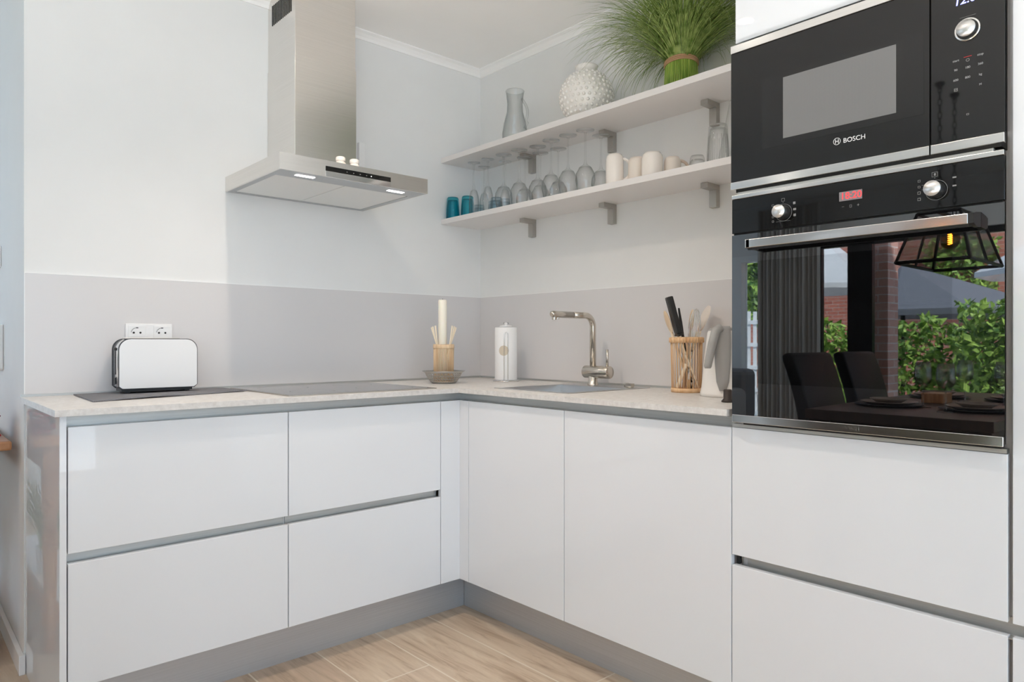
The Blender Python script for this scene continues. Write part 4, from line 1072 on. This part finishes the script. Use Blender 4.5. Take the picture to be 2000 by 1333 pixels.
# wire stays in front of the roll, label beside it
c0 = dirc * 0.0545
sdv = Vector((0.743, -0.669, 0))
pL, pR = c0 - sdv * 0.008 , c0 + sdv * 0.0085
pts = [(pL.x, pL.y, 0.004), (pL.x, pL.y, 0.212), (pL.x * .6 + pR.x * .4, pL.y * .6 + pR.y * .4, 0.219), (pL.x * .4 + pR.x * .6, pL.y * .4 + pR.y * .6, 0.219), (pR.x, pR.y, 0.212), (pR.x, pR.y, 0.004)]
obj('wire_arm', G().tube(pts, 0.0014, 8), M['steel2'], k, local=True)
g = G(); vs = []; fs = []
for i in range(25):
    for jx in (0, 1):
        pass
cen_a = math.atan2(dirc.y, dirc.x) - 0.32
cen_a = math.atan2(dirc.y, dirc.x) - 0.20
ring = 28; vs = [(0.0504 * math.cos(cen_a), 0.0504 * math.sin(cen_a), 0.137)]; fs = []
for lay in range(1, 7):
    for q in range(ring):
        t_ = 2 * math.pi * q / ring; rr_ = 0.0225 * lay / 6; a = cen_a + rr_ * math.cos(t_) / 0.0504; vs.append((0.0505 * math.cos(a), 0.0505 * math.sin(a), 0.137 + rr_ * math.sin(t_)))
    if lay == 1: fs += [(0, 1 + q, 1 + (q + 1) % ring) for q in range(ring)]
    else:
        o1, o2 = 1 + (lay - 2) * ring, 1 + (lay - 1) * ring
        fs += [(o1 + q, o2 + q, o2 + (q + 1) % ring, o1 + (q + 1) % ring) for q in range(ring)]
g.add(vs, fs, True)
obj('round_label', g, M['sticker'], k, local=True)
g = G()
for s_ in (-1, 1):
    g.tube([(0, 0, 0.258), (sdv.x * 0.008 * s_, sdv.y * 0.008 * s_, 0.262), (sdv.x * 0.012 * s_, sdv.y * 0.012 * s_, 0.257)], 0.0012, 6)
obj('top_clip', g, M['darkmetal'], k, local=True)

# utensil basket
BXc, BYc = -0.135, -1.297
k = thing('utensil_holder', 'open bamboo rod utensil holder on the worktop right of the sink', 'utensil holder', (BXc, BYc, WT1 + 0.0005))
g = G()
for q in range(30):
    a = 2 * math.pi * q / 30
    g.tube([(0.050 * math.cos(a), 0.050 * math.sin(a), 0.006), (0.0535 * math.cos(a), 0.0535 * math.sin(a), 0.185)], 0.0016, 6)
obj('holder_rods', g, M['bamboo2'], k, local=True)
g = G().lathe([(0.0535, 0.172), (0.0575, 0.173), (0.0580, 0.190), (0.0550, 0.192), (0.0510, 0.190), (0.0510, 0.173), (0.0535, 0.172)], (0, 0, 0), 40)
for q in range(34):
    a = 2 * math.pi * q / 34; g.tube([(0.0578 * math.cos(a), 0.0578 * math.sin(a), 0.173), (0.0578 * math.cos(a), 0.0578 * math.sin(a), 0.190)], 0.0022, 5)
obj('holder_rim', g, M['bamboo2'], k, local=True)
obj('holder_base', G().lathe([(0.0001, 0), (0.0530, 0), (0.0535, 0.014), (0.048, 0.015), (0.0001, 0.006)], (0, 0, 0), 36), M['bamboo2'], k, local=True)
def utensil(name, foot, head, label, cat, builder):
    """foot / head: points relative to the basket's base centre"""
    f, h_ = Vector(foot), Vector(head)
    o = thing(name, label, cat, (BXc + f.x, BYc + f.y, WT1 + 0.0005 + f.z), 'utensils in the bamboo holder')
    o.rotation_euler = (h_ - f).to_track_quat('Z', 'Y').to_euler()
    builder(o, (h_ - f).length)
    return o
def knife_b(o, Ln):
    obj('knife_blade', G().prism([(-0.018, 0.06), (0.0, 0.008), (0.018, 0.004), (0.018, 0.195), (-0.018, 0.195)], 'y', -0.0012, 0.0012), M['steel2'], o, local=True)
    obj('knife_handle', G().box(-0.0150, 0.0150, -0.011, 0.011, 0.200, Ln), M['blkplastic'], o, local=True, bevel=0.004)
    obj('knife_guard', G().box(-0.024, 0.022, -0.009, 0.009, 0.193, 0.201), M['blkplastic'], o, local=True, bevel=0.002)
def spoon_b(w, l):
    def f(o, Ln):
        obj('spoon_stick', G().tube([(0, 0, 0), (0, 0, Ln - l * 0.7)], [0.006, 0.005], 10), M['spoon'], o, local=True)
        g = G().sphere((0, 0, Ln - l / 2), 1.0, 20, 12, (w / 2, 0.006, l / 2)); obj('spoon_head', g, M['spoon'], o, local=True)
    return f
def spat_b(o, Ln):
    obj('spatula_stick', G().tube([(0, 0, 0), (0, 0, Ln - 0.07)], 0.0055, 10), M['spoon'], o, local=True)
    pl = []
    for q in range(24):
        a = 2 * math.pi * q / 24; pl.append((0.041 * math.cos(a), Ln - 0.046 + 0.050 * math.sin(a)))
    obj('spatula_head', G().prism(pl, 'y', -0.003, 0.003), M['cream'], o, local=True, bevel=0.001)
def flat_b(o, Ln):
    obj('turner_stick', G().box(-0.010, 0.010, -0.003, 0.003, 0, Ln - 0.05), M['skewer'], o, local=True, bevel=0.002)
    obj('turner_head', G().box(-0.017, 0.017, -0.003, 0.003, Ln - 0.05, Ln), M['skewer'], o, local=True, bevel=0.0025)
def whisk_b(o, Ln):
    obj('whisk_grip', G().tube([(0, 0, 0), (0, 0, 0.13)], 0.006, 10), M['steel2'], o, local=True)
    g = G()
    for q in range(7):
        a = math.pi * q / 7; pts = []
        for i in range(17):
            t_ = math.pi * i / 16; w = 0.030 * math.sin(t_) ** 0.8 * (1 if True else 0) 
            side = math.cos(t_)
            zz = 0.13 + (Ln - 0.13) * math.sin(t_)
            xx = -0.030 * side * (0.25 + 0.75 * math.sin(t_) ** 0.7) if 0 < i < 16 else -0.004 * side
            pts.append((xx * math.cos(a), xx * math.sin(a), zz))
        g.tube(pts, 0.0009, 5)
    obj('whisk_wires', g, M['steel2'], o, local=True)
def ladle_b(o, Ln):
    obj('tongs_arm', G().tube([(-0.006, 0, 0), (-0.008, 0, Ln - 0.05), (0, 0, Ln), (0.008, 0, Ln - 0.05), (0.006, 0, 0.02)], 0.0035, 8), M['blkplastic'], o, local=True)
# picture right is roughly (+0.743,-0.669); towards the camera is (-0.67,-0.74)
rt = Vector((0.743, -0.669, 0)); fw = Vector((-0.669, -0.743, 0))
def bp(r_, f_, z): v_ = rt * r_ + fw * f_; return (v_.x, v_.y, z)
utensil('kitchen_knife', bp(0.022, 0.010, 0.010), bp(-0.066, 0.018, 0.332), 'kitchen knife with thick black handle leaning left in the bamboo holder', 'knife', knife_b)
utensil('wooden_spoon', bp(0.020, -0.020, 0.010), bp(-0.075, -0.010, 0.285), 'wooden spoon leaning left behind the black knife handle', 'spoon', spoon_b(0.046, 0.085))
utensil('wooden_spoon', bp(-0.010, -0.005, 0.010), bp(0.024, -0.010, 0.290), 'wooden spoon with long oval head upright in the middle of the holder', 'spoon', spoon_b(0.030, 0.085))
utensil('wooden_spatula', bp(-0.030, -0.025, 0.010), bp(0.086, -0.030, 0.300), 'pale wooden spatula with round head leaning right in the holder', 'spatula', spat_b)
utensil('whisk', bp(0.000, 0.020, 0.012), bp(0.030, 0.020, 0.290), 'wire whisk with its loops up, in the middle of the holder', 'whisk', whisk_b)
utensil('wooden_turner', bp(0.036, 0.022, 0.014), bp(-0.030, 0.022, 0.180), 'flat pale wooden turner lying diagonally inside the bamboo rods', 'turner', flat_b)
utensil('wooden_turner', bp(-0.036, 0.010, 0.014), bp(0.045, -0.005, 0.212), 'short pale wooden turner leaning right, next to the grey kettle handle', 'turner', flat_b)
utensil('black_tongs', bp(0.014, -0.002, 0.012), bp(-0.022, -0.020, 0.292), 'black looped tongs just right of the knife handle', 'tongs', ladle_b)

# kettle (body partly hidden by the tall cabinet)
KX, KY = -0.215, -1.487
k = thing('electric_kettle', 'white electric kettle with grey handle, half hidden by the tall cabinet', 'kettle', (KX, KY, WT1 + 0.0005))
g = G()
def kring(z, rx, ry, n=28): return [(rx * math.cos(2 * math.pi * q / n), ry * math.sin(2 * math.pi * q / n), z) for q in range(n)]
rings = [kring(0.0, 0.062, 0.074), kring(0.012, 0.0615, 0.0735), kring(0.03, 0.058, 0.069), kring(0.10, 0.054, 0.0615), kring(0.17, 0.050, 0.053), kring(0.205, 0.047, 0.048), kring(0.212, 0.044, 0.044)]
vs = [p_ for r_ in rings for p_ in r_]; n_ = 28
fs = [(i * n_ + q, i * n_ + (q + 1) % n_, (i + 1) * n_ + (q + 1) % n_, (i + 1) * n_ + q) for i in range(len(rings) - 1) for q in range(n_)]
fs.append(tuple(range(n_))[::-1]); fs.append(tuple((len(rings) - 1) * n_ + q for q in range(n_)))
g.add(vs, fs, True); obj('kettle_body', g, M['kettle'], k, local=True)
# grey spine on the camera side, widening upwards
g = G(); vs = []
ys = [(0.022, 0.010, 0.0), (0.05, 0.019, 0.0), (0.11, 0.024, 0.0), (0.17, 0.026, 0.002), (0.215, 0.024, 0.002), (0.225, 0.022, -0.004)]
cdir = Vector((-0.835, -0.55, 0)).normalized(); cr_ = Vector((-cdir.y, cdir.x, 0)) * -1
sp = []
for (z, hw, dx) in ys:
    rr_ = 0.0625 - 0.045 * z + 0.004
    for q in range(7):
        f = -1 + q / 3.0
        p_ = cdir * (rr_ + 0.006 * (1 - f * f)) + cr_ * (hw * f) + cr_ * (0.002)
        sp.append((p_.x, p_.y, z))
m_ = len(ys)
fs = [(i * 7 + q, i * 7 + q + 1, (i + 1) * 7 + q + 1, (i + 1) * 7 + q) for i in range(m_ - 1) for q in range(6)]
b_ = len(sp)
sp2 = [(x - cdir.x * 0.022, y - cdir.y * 0.022, z) for (x, y, z) in sp]
fs += [tuple(b_ + i for i in reversed(f)) for f in fs[:]]
for i in range(m_ - 1):
    for q in (0, 6): fs.append((i * 7 + q, (i + 1) * 7 + q, b_ + (i + 1) * 7 + q, b_ + i * 7 + q))
for q in range(6):
    fs.append((q, q + 1, b_ + q + 1, b_ + q)); w_ = (m_ - 1) * 7; fs.append((w_ + q, w_ + q + 1, b_ + w_ + q + 1, b_ + w_ + q))
g.add(sp + sp2, fs, True); obj('kettle_spine', g, M['greyplastic'], k, local=True)
# grip: leaves the top and comes down on the left
lft = Vector((-0.40, 0.74, 0)).normalized()
def kp(l_, c_, z): v_ = lft * l_ + cdir * c_; return (v_.x, v_.y, z)
g = G().tube([kp(0.004, 0.050, 0.212), kp(0.012, 0.064, 0.218), kp(0.024, 0.074, 0.208), kp(0.034, 0.080, 0.170), kp(0.042, 0.084, 0.130), kp(0.048, 0.086, 0.098), kp(0.048, 0.086, 0.092)], [0.010, 0.013, 0.014, 0.0135, 0.013, 0.012, 0.009], 14)
obj('kettle_grip', g, M['greyplastic'], k, local=True)
g = G().lathe([(0.0001, 0.224), (0.020, 0.223), (0.040, 0.218), (0.045, 0.211)], (0, 0, 0), 28); obj('kettle_lid', g, M['greyplastic'], k, local=True)
# dark stopper thing
o = obj('bottle_stopper', G().lathe([(0.0001, 0), (0.0180, 0), (0.0180, 0.004), (0.0125, 0.010), (0.0120, 0.034), (0.010, 0.037), (0.0001, 0.037)], (0, 0, 0), 24), M['brown'])
o.location = (-0.400, -1.616, WT1 + 0.0005); tag(o, 'small dark round stopper on the worktop against the tall cabinet', 'stopper')

# ------------------------------------------------------------ left of the kitchen: console table and wall fittings
t = thing('console_table', 'orange-brown wooden console table with turned legs at the left edge', 'table', (-2.15, 0.7, 0))
g = G().box(-2.42, -1.911, 0.062, 1.35, 0.708, 0.738); obj('tabletop', g, M['console'], t, bevel=0.006)
g = G().box(-2.38, -1.945, 0.10, 0.12, 0.63, 0.708).box(-2.38, -1.945, 1.29, 1.31, 0.63, 0.708).box(-1.965, -1.945, 0.12, 1.29, 0.63, 0.708).box(-2.38, -2.36, 0.12, 1.29, 0.63, 0.708)
obj('apron', g, M['console'], t)
lp = [(0.0001, 0.0), (0.016, 0.0), (0.022, 0.02), (0.018, 0.05), (0.024, 0.06), (0.018, 0.07), (0.026, 0.10), (0.026, 0.16), (0.018, 0.18), (0.021, 0.30), (0.024, 0.40), (0.018, 0.44), (0.027, 0.45), (0.018, 0.46), (0.026, 0.49), (0.026, 0.63), (0.0001, 0.63)]
for (x, y) in ((-1.968, 0.118), (-2.36, 0.118), (-1.968, 1.29), (-2.36, 1.29)):
    obj('table_leg', G().lathe([(r_, h_ + 0.0) for r_, h_ in lp], (x, y, 0), 20), M['console'], t)
g = G().box(-1.980, -1.956, 0.14, 1.27, 0.115, 0.135).box(-2.372, -2.348, 0.14, 1.27, 0.115, 0.135).box(-2.36, -1.968, 0.105, 0.131, 0.135, 0.150)
obj('stretcher', g, M['console'], t)
g = G().box(-2.34, -1.985, 0.16, 1.25, 0.136, 0.150); obj('lower_shelf', g, M['trim'], t)
p = thing('grass_pot', 'white pot of green grass on the lower shelf of the console table', 'plant', (-2.06, 0.62, 0.1508))
obj('pot', G().lathe([(0.0001, 0), (0.055, 0), (0.070, 0.09), (0.066, 0.09), (0.060, 0.08), (0.0001, 0.08)], (0, 0, 0), 28), M['white'], p, local=True)
g = G()
for q in range(240):
    a = rnd.uniform(0, 6.283); r0 = 0.05 * rnd.random() ** .5; ln_ = rnd.uniform(0.2, 0.34); le = rnd.uniform(0.05, 0.5); pts = []
    for i in range(6):
        f = i / 5; rad = r0 + ln_ * le * f * f; pts.append((min(rad * math.cos(a), 0.15), rad * math.sin(a), 0.078 + ln_ * f * (1 - 0.25 * le * f)))
    g.tube(pts, [0.002, 0.002, 0.0018, 0.0015, 0.001, 0.0004], 3, caps=False)
o = obj('pot_grass', g, M['grass'], p, local=True); o['kind'] = 'stuff'
cb = thing('cord_bundle', 'bundle of dark red and black cords lying on the console table corner', 'cord', (-1.950, 0.25, 0.7385))
for m_, nm, off, cnt in ((M['red'], 'red_cord', 0.0, 5), (M['blkplastic'], 'black_cord', 0.02, 2)):
    g = G()
    for q in range(cnt):
        pts = []
        for i in range(40):
            f = i / 39 * 2 * math.pi * 1.7 + q * 1.3
            pts.append((-0.012 + 0.030 * math.cos(f) + rnd.uniform(-.002, .002), 0.075 * math.sin(f * 1.0 + q) + rnd.uniform(-.003, .003), 0.006 + off + 0.045 * (1 + math.sin(f * 0.5 + q * 1.1)) / 2 * (1 if q % 2 else 1.5)))
        g.tube(pts, 0.0042, 6)
    obj(nm, g, m_, cb, local=True)
o = obj('light_switch', G().box(-1.8968, -1.8874, 0.565, 0.645, 1.345, 1.425), M['white'], at=(-1.89, 0.6, 1.385), bevel=0.002); tag(o, 'white light switch on the side wall at the left edge, above the wall panel', 'switch')
o = obj('wall_thermostat', G().box(-1.9050, -1.8874, 0.50, 0.66, 0.955, 1.125), M['white'], at=(-1.89, 0.58, 1.04), bevel=0.004); tag(o, 'white upright control panel on the side wall above the console table', 'control panel')

# ------------------------------------------------------------ dining area (seen in the oven glass)
t = thing('dining_table', 'dark wooden dining table set for a meal, mirrored in the oven door', 'table', (-3.0, -1.57, 0))
obj('tabletop', G().box(-3.95, -2.16, -1.945, -1.20, 0.705, 0.75), M['tablewood'], t, bevel=0.003)
for (x, y) in ((-2.22, -1.885), (-2.22, -1.265), (-3.89, -1.885), (-3.89, -1.265)): obj('table_leg', G().box(x - 0.05, x + 0.05, y - 0.05, y + 0.05, 0, 0.705), M['tablewood'], t, bevel=0.003)
obj('apron', G().box(-3.85, -2.27, -1.90, -1.88, 0.60, 0.705).box(-3.85, -2.27, -1.27, -1.25, 0.60, 0.705).box(-2.24, -2.22, -1.83, -1.32, 0.60, 0.705), M['tablewood'], t)
def chair(x, y, flip, label, first=None):
    if first: return dup(first, (x, y, 0), label, rotz=math.pi if flip else 0)
    t = thing('dining_chair', label, 'chair', (x, y, 0), 'black leather dining chairs')
    obj('chair_seat', G().box(-0.25, 0.25, -0.24, 0.22, 0.36, 0.49), M['leather'], t, local=True, bevel=0.03, segs=4)
    pl = []
    for i in range(13):
        f = i / 12; z = 0.42 + 0.53 * f; pl.append((0.17 + 0.02 * f + 0.09 * f * f, z))
    back = [(p_[0] + 0.075, p_[1]) for p_ in reversed(pl)]
    scroll = [(0.29, 0.985), (0.325, 1.0), (0.36, 0.985)]
    obj('chair_back', G().prism(pl + scroll + back, 'x', -0.25, 0.25, True), M['leather'], t, local=True, bevel=0.012, segs=3)
    for sx in (-1, 1):
        for sy in (-1, 1): obj('chair_leg', G().box(sx * 0.215 - 0.02, sx * 0.215 + 0.02, sy * 0.19 - 0.02, sy * 0.19 + 0.02, 0, 0.36), M['tablewood'], t, local=True)
    return t
c1 = chair(-3.05, -1.12, False, 'black leather dining chair at the curtain side of the table, nearer the oven')
chair(-3.72, -1.12, False, 'black leather dining chair at the curtain side of the table, further away', c1)
chair(-3.72, -2.16, True, 'black leather dining chair at the camera side of the dining table', c1)
# place settings
def setting(x, y, lab, first=None):
    if first:
        r_ = dup(first, (x, y, 0.7503), lab); return r_
    t = thing('place_setting_plate', lab, 'plate', (x, y, 0.7503), 'plates on the dining table')
    obj('charger_plate', G().lathe([(0.0001, 0.0), (0.10, 0.0), (0.15, 0.008), (0.15, 0.011), (0.10, 0.004), (0.0001, 0.004)], (0, 0, 0), 32), M['slate'], t, local=True)
    obj('dinner_plate', G().lathe([(0.0001, 0.0045), (0.08, 0.0045), (0.125, 0.020), (0.125, 0.023), (0.08, 0.009), (0.0001, 0.009)], (0, 0, 0), 32), M['plate'], t, local=True)
    obj('soup_bowl', G().lathe([(0.0001, 0.0095), (0.045, 0.0095), (0.085, 0.034), (0.083, 0.036), (0.043, 0.013), (0.0001, 0.013)], (0, 0, 0), 32), M['plate'], t, local=True)
    return t
s1 = setting(-2.62, -1.40, 'stacked dark plates on the dining table, end nearest the oven, curtain side')
setting(-2.62, -1.77, 'stacked dark plates on the dining table, end nearest the oven, camera side', s1)
setting(-3.35, -1.40, 'stacked dark plates on the dining table, far half, curtain side', s1)
setting(-3.35, -1.77, 'stacked dark plates on the dining table, far half, camera side', s1)
gw = G(); h_ = 0.215
up = [(0.0001, 0.0), (0.034, 0.0), (0.034, 0.002), (0.006, 0.006), (0.0035, 0.02), (0.0035, 0.09), (0.008, 0.10), (0.030, 0.115), (0.039, 0.145), (0.036, 0.185), (0.030, h_), (0.0288, h_), (0.0347, 0.185), (0.0376, 0.145), (0.028, 0.116), (0.0001, 0.106)]
gw.lathe(up, (0, 0, 0), 28)
place('stemmed_glass', gw, M['glassdark'],
      [(-2.640, -1.545, 0.7503, 'stemmed wine glass on the dining table, left of the pair mirrored in the oven'),
       (-2.450, -1.695, 0.7503, 'stemmed wine glass on the dining table, right of the pair mirrored in the oven'),
       (-2.930, -1.800, 0.7503, 'stemmed wine glass in the middle of the dining table'),
       (-3.150, -1.580, 0.7503, 'stemmed wine glass in the far half of the dining table')], 'glass', 'stemmed glasses on the dining table')
o = obj('napkin_box', G().box(-0.07, 0.07, -0.05, 0.05, 0, 0.05), M['console'], bevel=0.003); o.location = (-2.98, -1.50, 0.7504); tag(o, 'small brown wooden box in the middle of the dining table', 'box')
# lantern
LX, LY = -3.225, -1.49
t = thing('pendant_lantern', 'black iron lantern with a glowing filament bulb hanging over the dining table', 'pendant lamp', (LX, LY, CZ))
zb_, zt_ = 1.475, 1.735; bw, bh, tw_, th_ = 0.290, 0.170, 0.185, 0.100; rr_ = 0.009
bc = [(LX + sx * bw, LY + sy * bh, zb_) for sx, sy in ((-1, -1), (1, -1), (1, 1), (-1, 1))]
tc_ = [(LX + sx * tw_, LY + sy * th_, zt_) for sx, sy in ((-1, -1), (1, -1), (1, 1), (-1, 1))]
g = G()
for i in range(4):
    j_ = (i + 1) % 4
    g.tube([bc[i], bc[j_]], rr_, 4, smooth=False); g.tube([tc_[i], tc_[j_]], rr_, 4, smooth=False); g.tube([bc[i], tc_[i]], rr_, 4, smooth=False)
for sy in (-1, 1): g.tube([(LX, LY + sy * bh, zb_), (LX, LY + sy * th_, zt_)], rr_ * 0.8, 4, smooth=False)
g.box(LX - tw_, LX + tw_, LY - 0.012, LY + 0.012, zt_ - 0.006, zt_ + 0.006)
obj('lantern_frame', g, M['ironblk'], t)
g = G()
g.add([bc[0], bc[1], tc_[1], tc_[0], bc[1], bc[2], tc_[2], tc_[1], bc[2], bc[3], tc_[3], tc_[2], bc[3], bc[0], tc_[0], tc_[3]], [(0, 1, 2, 3), (4, 5, 6, 7), (8, 9, 10, 11), (12, 13, 14, 15)])
obj('lantern_pane', g, M['lampglass'], t)
for cx in (-3.30, -3.06):
    obj('ceiling_rose', G().lathe([(0.0001, -0.001), (0.022, -0.001), (0.022, -0.012), (0.006, -0.03), (0.0001, -0.045)], (cx, LY, CZ), 16), M['ironblk'], t)
    g = G(); z = zt_ + 0.01; i = 0
    while z < CZ - 0.04:
        pts = []
        for q in range(13):
            a = 2 * math.pi * q / 12; lx = 0.0085 * math.cos(a); lz = 0.021 * math.sin(a)
            pts.append((cx + (lx if i % 2 else 0), LY + (0 if i % 2 else lx), z + 0.018 + lz))
        g.tube(pts, 0.0028, 6, caps=False); z += 0.034; i += 1
    obj('hanging_chain', g, M['ironblk'], t)
obj('lamp_socket', G().tube([(LX, LY, zt_ - 0.006), (LX, LY, zt_ - 0.055)], 0.016, 14), M['ironblk'], t)
blb = obj('filament_bulb', G().sphere((LX, LY, 1.610), 0.048, 24, 16, (1, 1, 1.1)), M['amber'], t)
pts = [(LX + 0.010 * math.cos(q * 0.9), LY + 0.010 * math.sin(q * 0.9), 1.582 + 0.0015 * q) for q in range(40)]
obj('filament', G().tube(pts, 0.0022, 6), M['filament'], blb)
# curtain
def curtain(y0, y1, x, lab):
    g = G(); vs = []; nn_ = 90
    for i in range(nn_ + 1):
        y = y0 + (y1 - y0) * i / nn_; dx = 0.035 * math.sin(i * 0.95) + 0.012 * math.sin(i * 0.37)
        for z in (0.02, 2.33): vs.append((x + dx, y, z))
    for i in range(nn_ + 1):
        y = y0 + (y1 - y0) * i / nn_; dx = 0.035 * math.sin(i * 0.95) + 0.012 * math.sin(i * 0.37)
        for z in (0.02, 2.33): vs.append((x + dx + 0.004, y, z))
    b_ = 2 * (nn_ + 1)
    fs = [(2 * i, 2 * i + 2, 2 * i + 3, 2 * i + 1) for i in range(nn_)] + [(b_ + 2 * i, b_ + 2 * i + 1, b_ + 2 * i + 3, b_ + 2 * i + 2) for i in range(nn_)]
    fs += [(0, 1, b_ + 1, b_), (2 * nn_, 2 * nn_ + 1, b_ + 2 * nn_ + 1, b_ + 2 * nn_)]
    g.add(vs, fs, True)
    o = obj('curtain', g, M['curtain'], at=(x, (y0 + y1) / 2, 0)); tag(o, lab, 'curtain', 'grey curtains')
curtain(0.14, 0.74, -5.30, 'grey pleated curtain at the patio window beyond the dining table')
curtain(-4.6, -4.15, -5.30, 'grey pleated curtain at the far end of the patio window')
# sofa
t = thing('sofa', 'grey fabric sofa beside the curtain, mirrored at the left of the oven door', 'sofa', (-4.75, 1.45, 0))
obj('sofa_base', G().box(-5.25, -4.25, 0.80, 2.15, 0.05, 0.42), M['sofa'], t, bevel=0.04, segs=3)
obj('sofa_back', G().box(-5.38, -5.13, 0.80, 2.15, 0.30, 0.80), M['sofa'], t, bevel=0.06, segs=3)
obj('sofa_arm', G().box(-5.2, -4.25, 0.79, 0.97, 0.30, 0.62), M['sofacush'], t, bevel=0.07, segs=4)
o = obj('sofa_cushion', G().sphere((0, 0, 0), 0.2, 20, 12, (0.45, 1, 1)), M['sofa']); o.location = (-4.98, 1.12, 0.625); tag(o, 'dark grey cushion leaning on the sofa back', 'cushion')

# ------------------------------------------------------------ garden
o = struct('ground', G().box(-30, -5.62, -20, 20, -0.25, -0.12), M['pave'])
o = struct('ground_rear', G().box(-5.62, 8, -20, -4.9, -0.25, -0.12), M['pave'])
def leafy(name, boxes, count, size, m, lab, cat, seedv=3, group=None, trunk=None):
    rg = random.Random(seedv); g = G()
    for c in range(count):
        (x0, x1, y0, y1, z0, z1) = boxes[c % len(boxes)]
        x, y, z = rg.uniform(x0, x1), rg.uniform(y0, y1), rg.uniform(z0, z1)
        z += 0.06 * math.sin(5 * y) + 0.04 * math.sin(11 * y)
        u = Vector((rg.uniform(-1, 1), rg.uniform(-1, 1), rg.uniform(-1, 1))).normalized(); w = u.cross(Vector((rg.uniform(-1, 1), rg.uniform(-1, 1), rg.uniform(-1, 1)))).normalized()
        s_ = size * rg.uniform(0.6, 1.2); c0 = Vector((x, y, z))
        g.add([c0 - u * s_, c0 + w * s_ * 0.5, c0 + u * s_, c0 - w * s_ * 0.5], [(0, 1, 2, 3)])
    t = thing(name, lab, cat, ((boxes[0][0] + boxes[0][1]) / 2, (boxes[0][2] + boxes[0][3]) / 2, -0.12), group)
    o = obj('foliage', g, m, t, normals=False); o['kind'] = 'stuff'
    (x0, x1, y0, y1, z0, z1) = boxes[0]
    if trunk: obj('trunk', trunk, M['bark'], t)
    return t
tr = G()
for y in (-3.5, -2.5, -1.5, -0.5, 0.5, 1.5): tr.tube([(-8.2, y, -0.12), (-8.2, y + 0.05, 1.0)], 0.05, 6)
leafy('hedge', [(-8.45, -7.95, -4.5, 2.2, -0.05, 1.30)], 15000, 0.055, M['leaf'], 'bright green leafy hedge outside the patio window', 'hedge', 3, trunk=tr)
tr = G().tube([(-9.0, 2.6, -0.12), (-9.0, 2.62, 1.4), (-9.05, 2.65, 2.3)], 0.08, 8)
leafy('garden_tree', [(-9.35, -8.65, 2.1, 3.1, 1.3, 2.6)], 2600, 0.08, M['leaf'], 'green tree outside behind the white lattice fence', 'tree', 5, trunk=tr)
tr = G().tube([(-7.6, -1.0, -0.12), (-7.6, -0.95, 1.3)], 0.05, 8)
leafy('garden_shrub', [(-7.9, -7.3, -1.55, -0.35, 0.3, 1.50)], 2600, 0.06, M['leaf'], 'taller green shrub rising above the hedge', 'shrub', 9, trunk=tr)
tr = G().tube([(-14.0, 1.2, -0.12), (-14.0, 1.2, 2.6)], 0.05, 8)
leafy('wall_creeper', [(-14.15, -13.7, 0.8, 2.0, 2.0, 3.0)], 700, 0.08, M['leaf'], 'green creeper against the brick building', 'climbing plant', 11, trunk=tr)
o = obj('brick_building', G().box(-18, -14.2, -9, 6.5, -0.12, 6.0), M['brick'], at=(-14.5, -1, 0)); tag(o, 'red brick building behind the garden', 'building')
o = obj('brick_pillar', G().box(-6.10, -5.85, -0.235, -0.06, -0.12, 2.9), M['bricklit'], at=(-5.9, -0.13, -0.12)); tag(o, 'red brick pillar just outside the patio window', 'pillar')
def parasol(x, y, r, ze, za, m, lab, n=8, ay=0.0):
    t = thing('parasol', lab, 'parasol', (x, y, -0.12), 'garden parasols')
    g = G(); vs = [(x, y + ay, za)]
    for q in range(n): a = 2 * math.pi * (q + 0.5) / n; vs.append((x + r * math.cos(a), y + r * math.sin(a), ze))
    for q in range(n): a = 2 * math.pi * (q + 0.5) / n; vs.append((x + r * math.cos(a), y + r * math.sin(a), ze - 0.08))
    vs.append((x, y + ay, za - 0.03))
    fs = [(0, 1 + q, 1 + (q + 1) % n) for q in range(n)] + [(1 + q, 1 + n + q, 1 + n + (q + 1) % n, 1 + (q + 1) % n) for q in range(n)] + [(2 * n + 1, 1 + n + (q + 1) % n, 1 + n + q) for q in range(n)]
    g.add(vs, fs); obj('canopy', g, m, t)
    obj('pole', G().tube([(x, y + ay, -0.12), (x, y + ay, za - 0.03)], 0.03, 8), M['ironblk'], t)
parasol(-10.2, 0.42, 1.22, 1.50, 2.22, M['greycanvas'], 'large grey parasol over the garden beside the brick pillar', ay=0.7)
parasol(-12.2, -0.55, 1.25, 2.15, 2.95, M['whitecanvas'], 'white parasol in front of the brick building, right of the grey one')
parasol(-11.2, 3.1, 1.35, 2.02, 3.25, M['whitecanvas'], 'white parasol seen between curtain and window post')
g = G()
for k in range(22):
    y = 1.4 + k * 0.09
    g.box(-7.62, -7.60, y, y + 0.045, -0.1, 1.42 + 0.15 * (y - 1.4) / 2)
for z in (0.1, 0.4, 0.7, 1.0, 1.3): g.box(-7.60, -7.585, 1.4, 3.4, z, z + 0.05)
o = obj('lattice_fence', g, M['trim'], at=(-7.6, 2.4, -0.12)); tag(o, 'white lattice fence in the garden left of the curtain', 'fence')
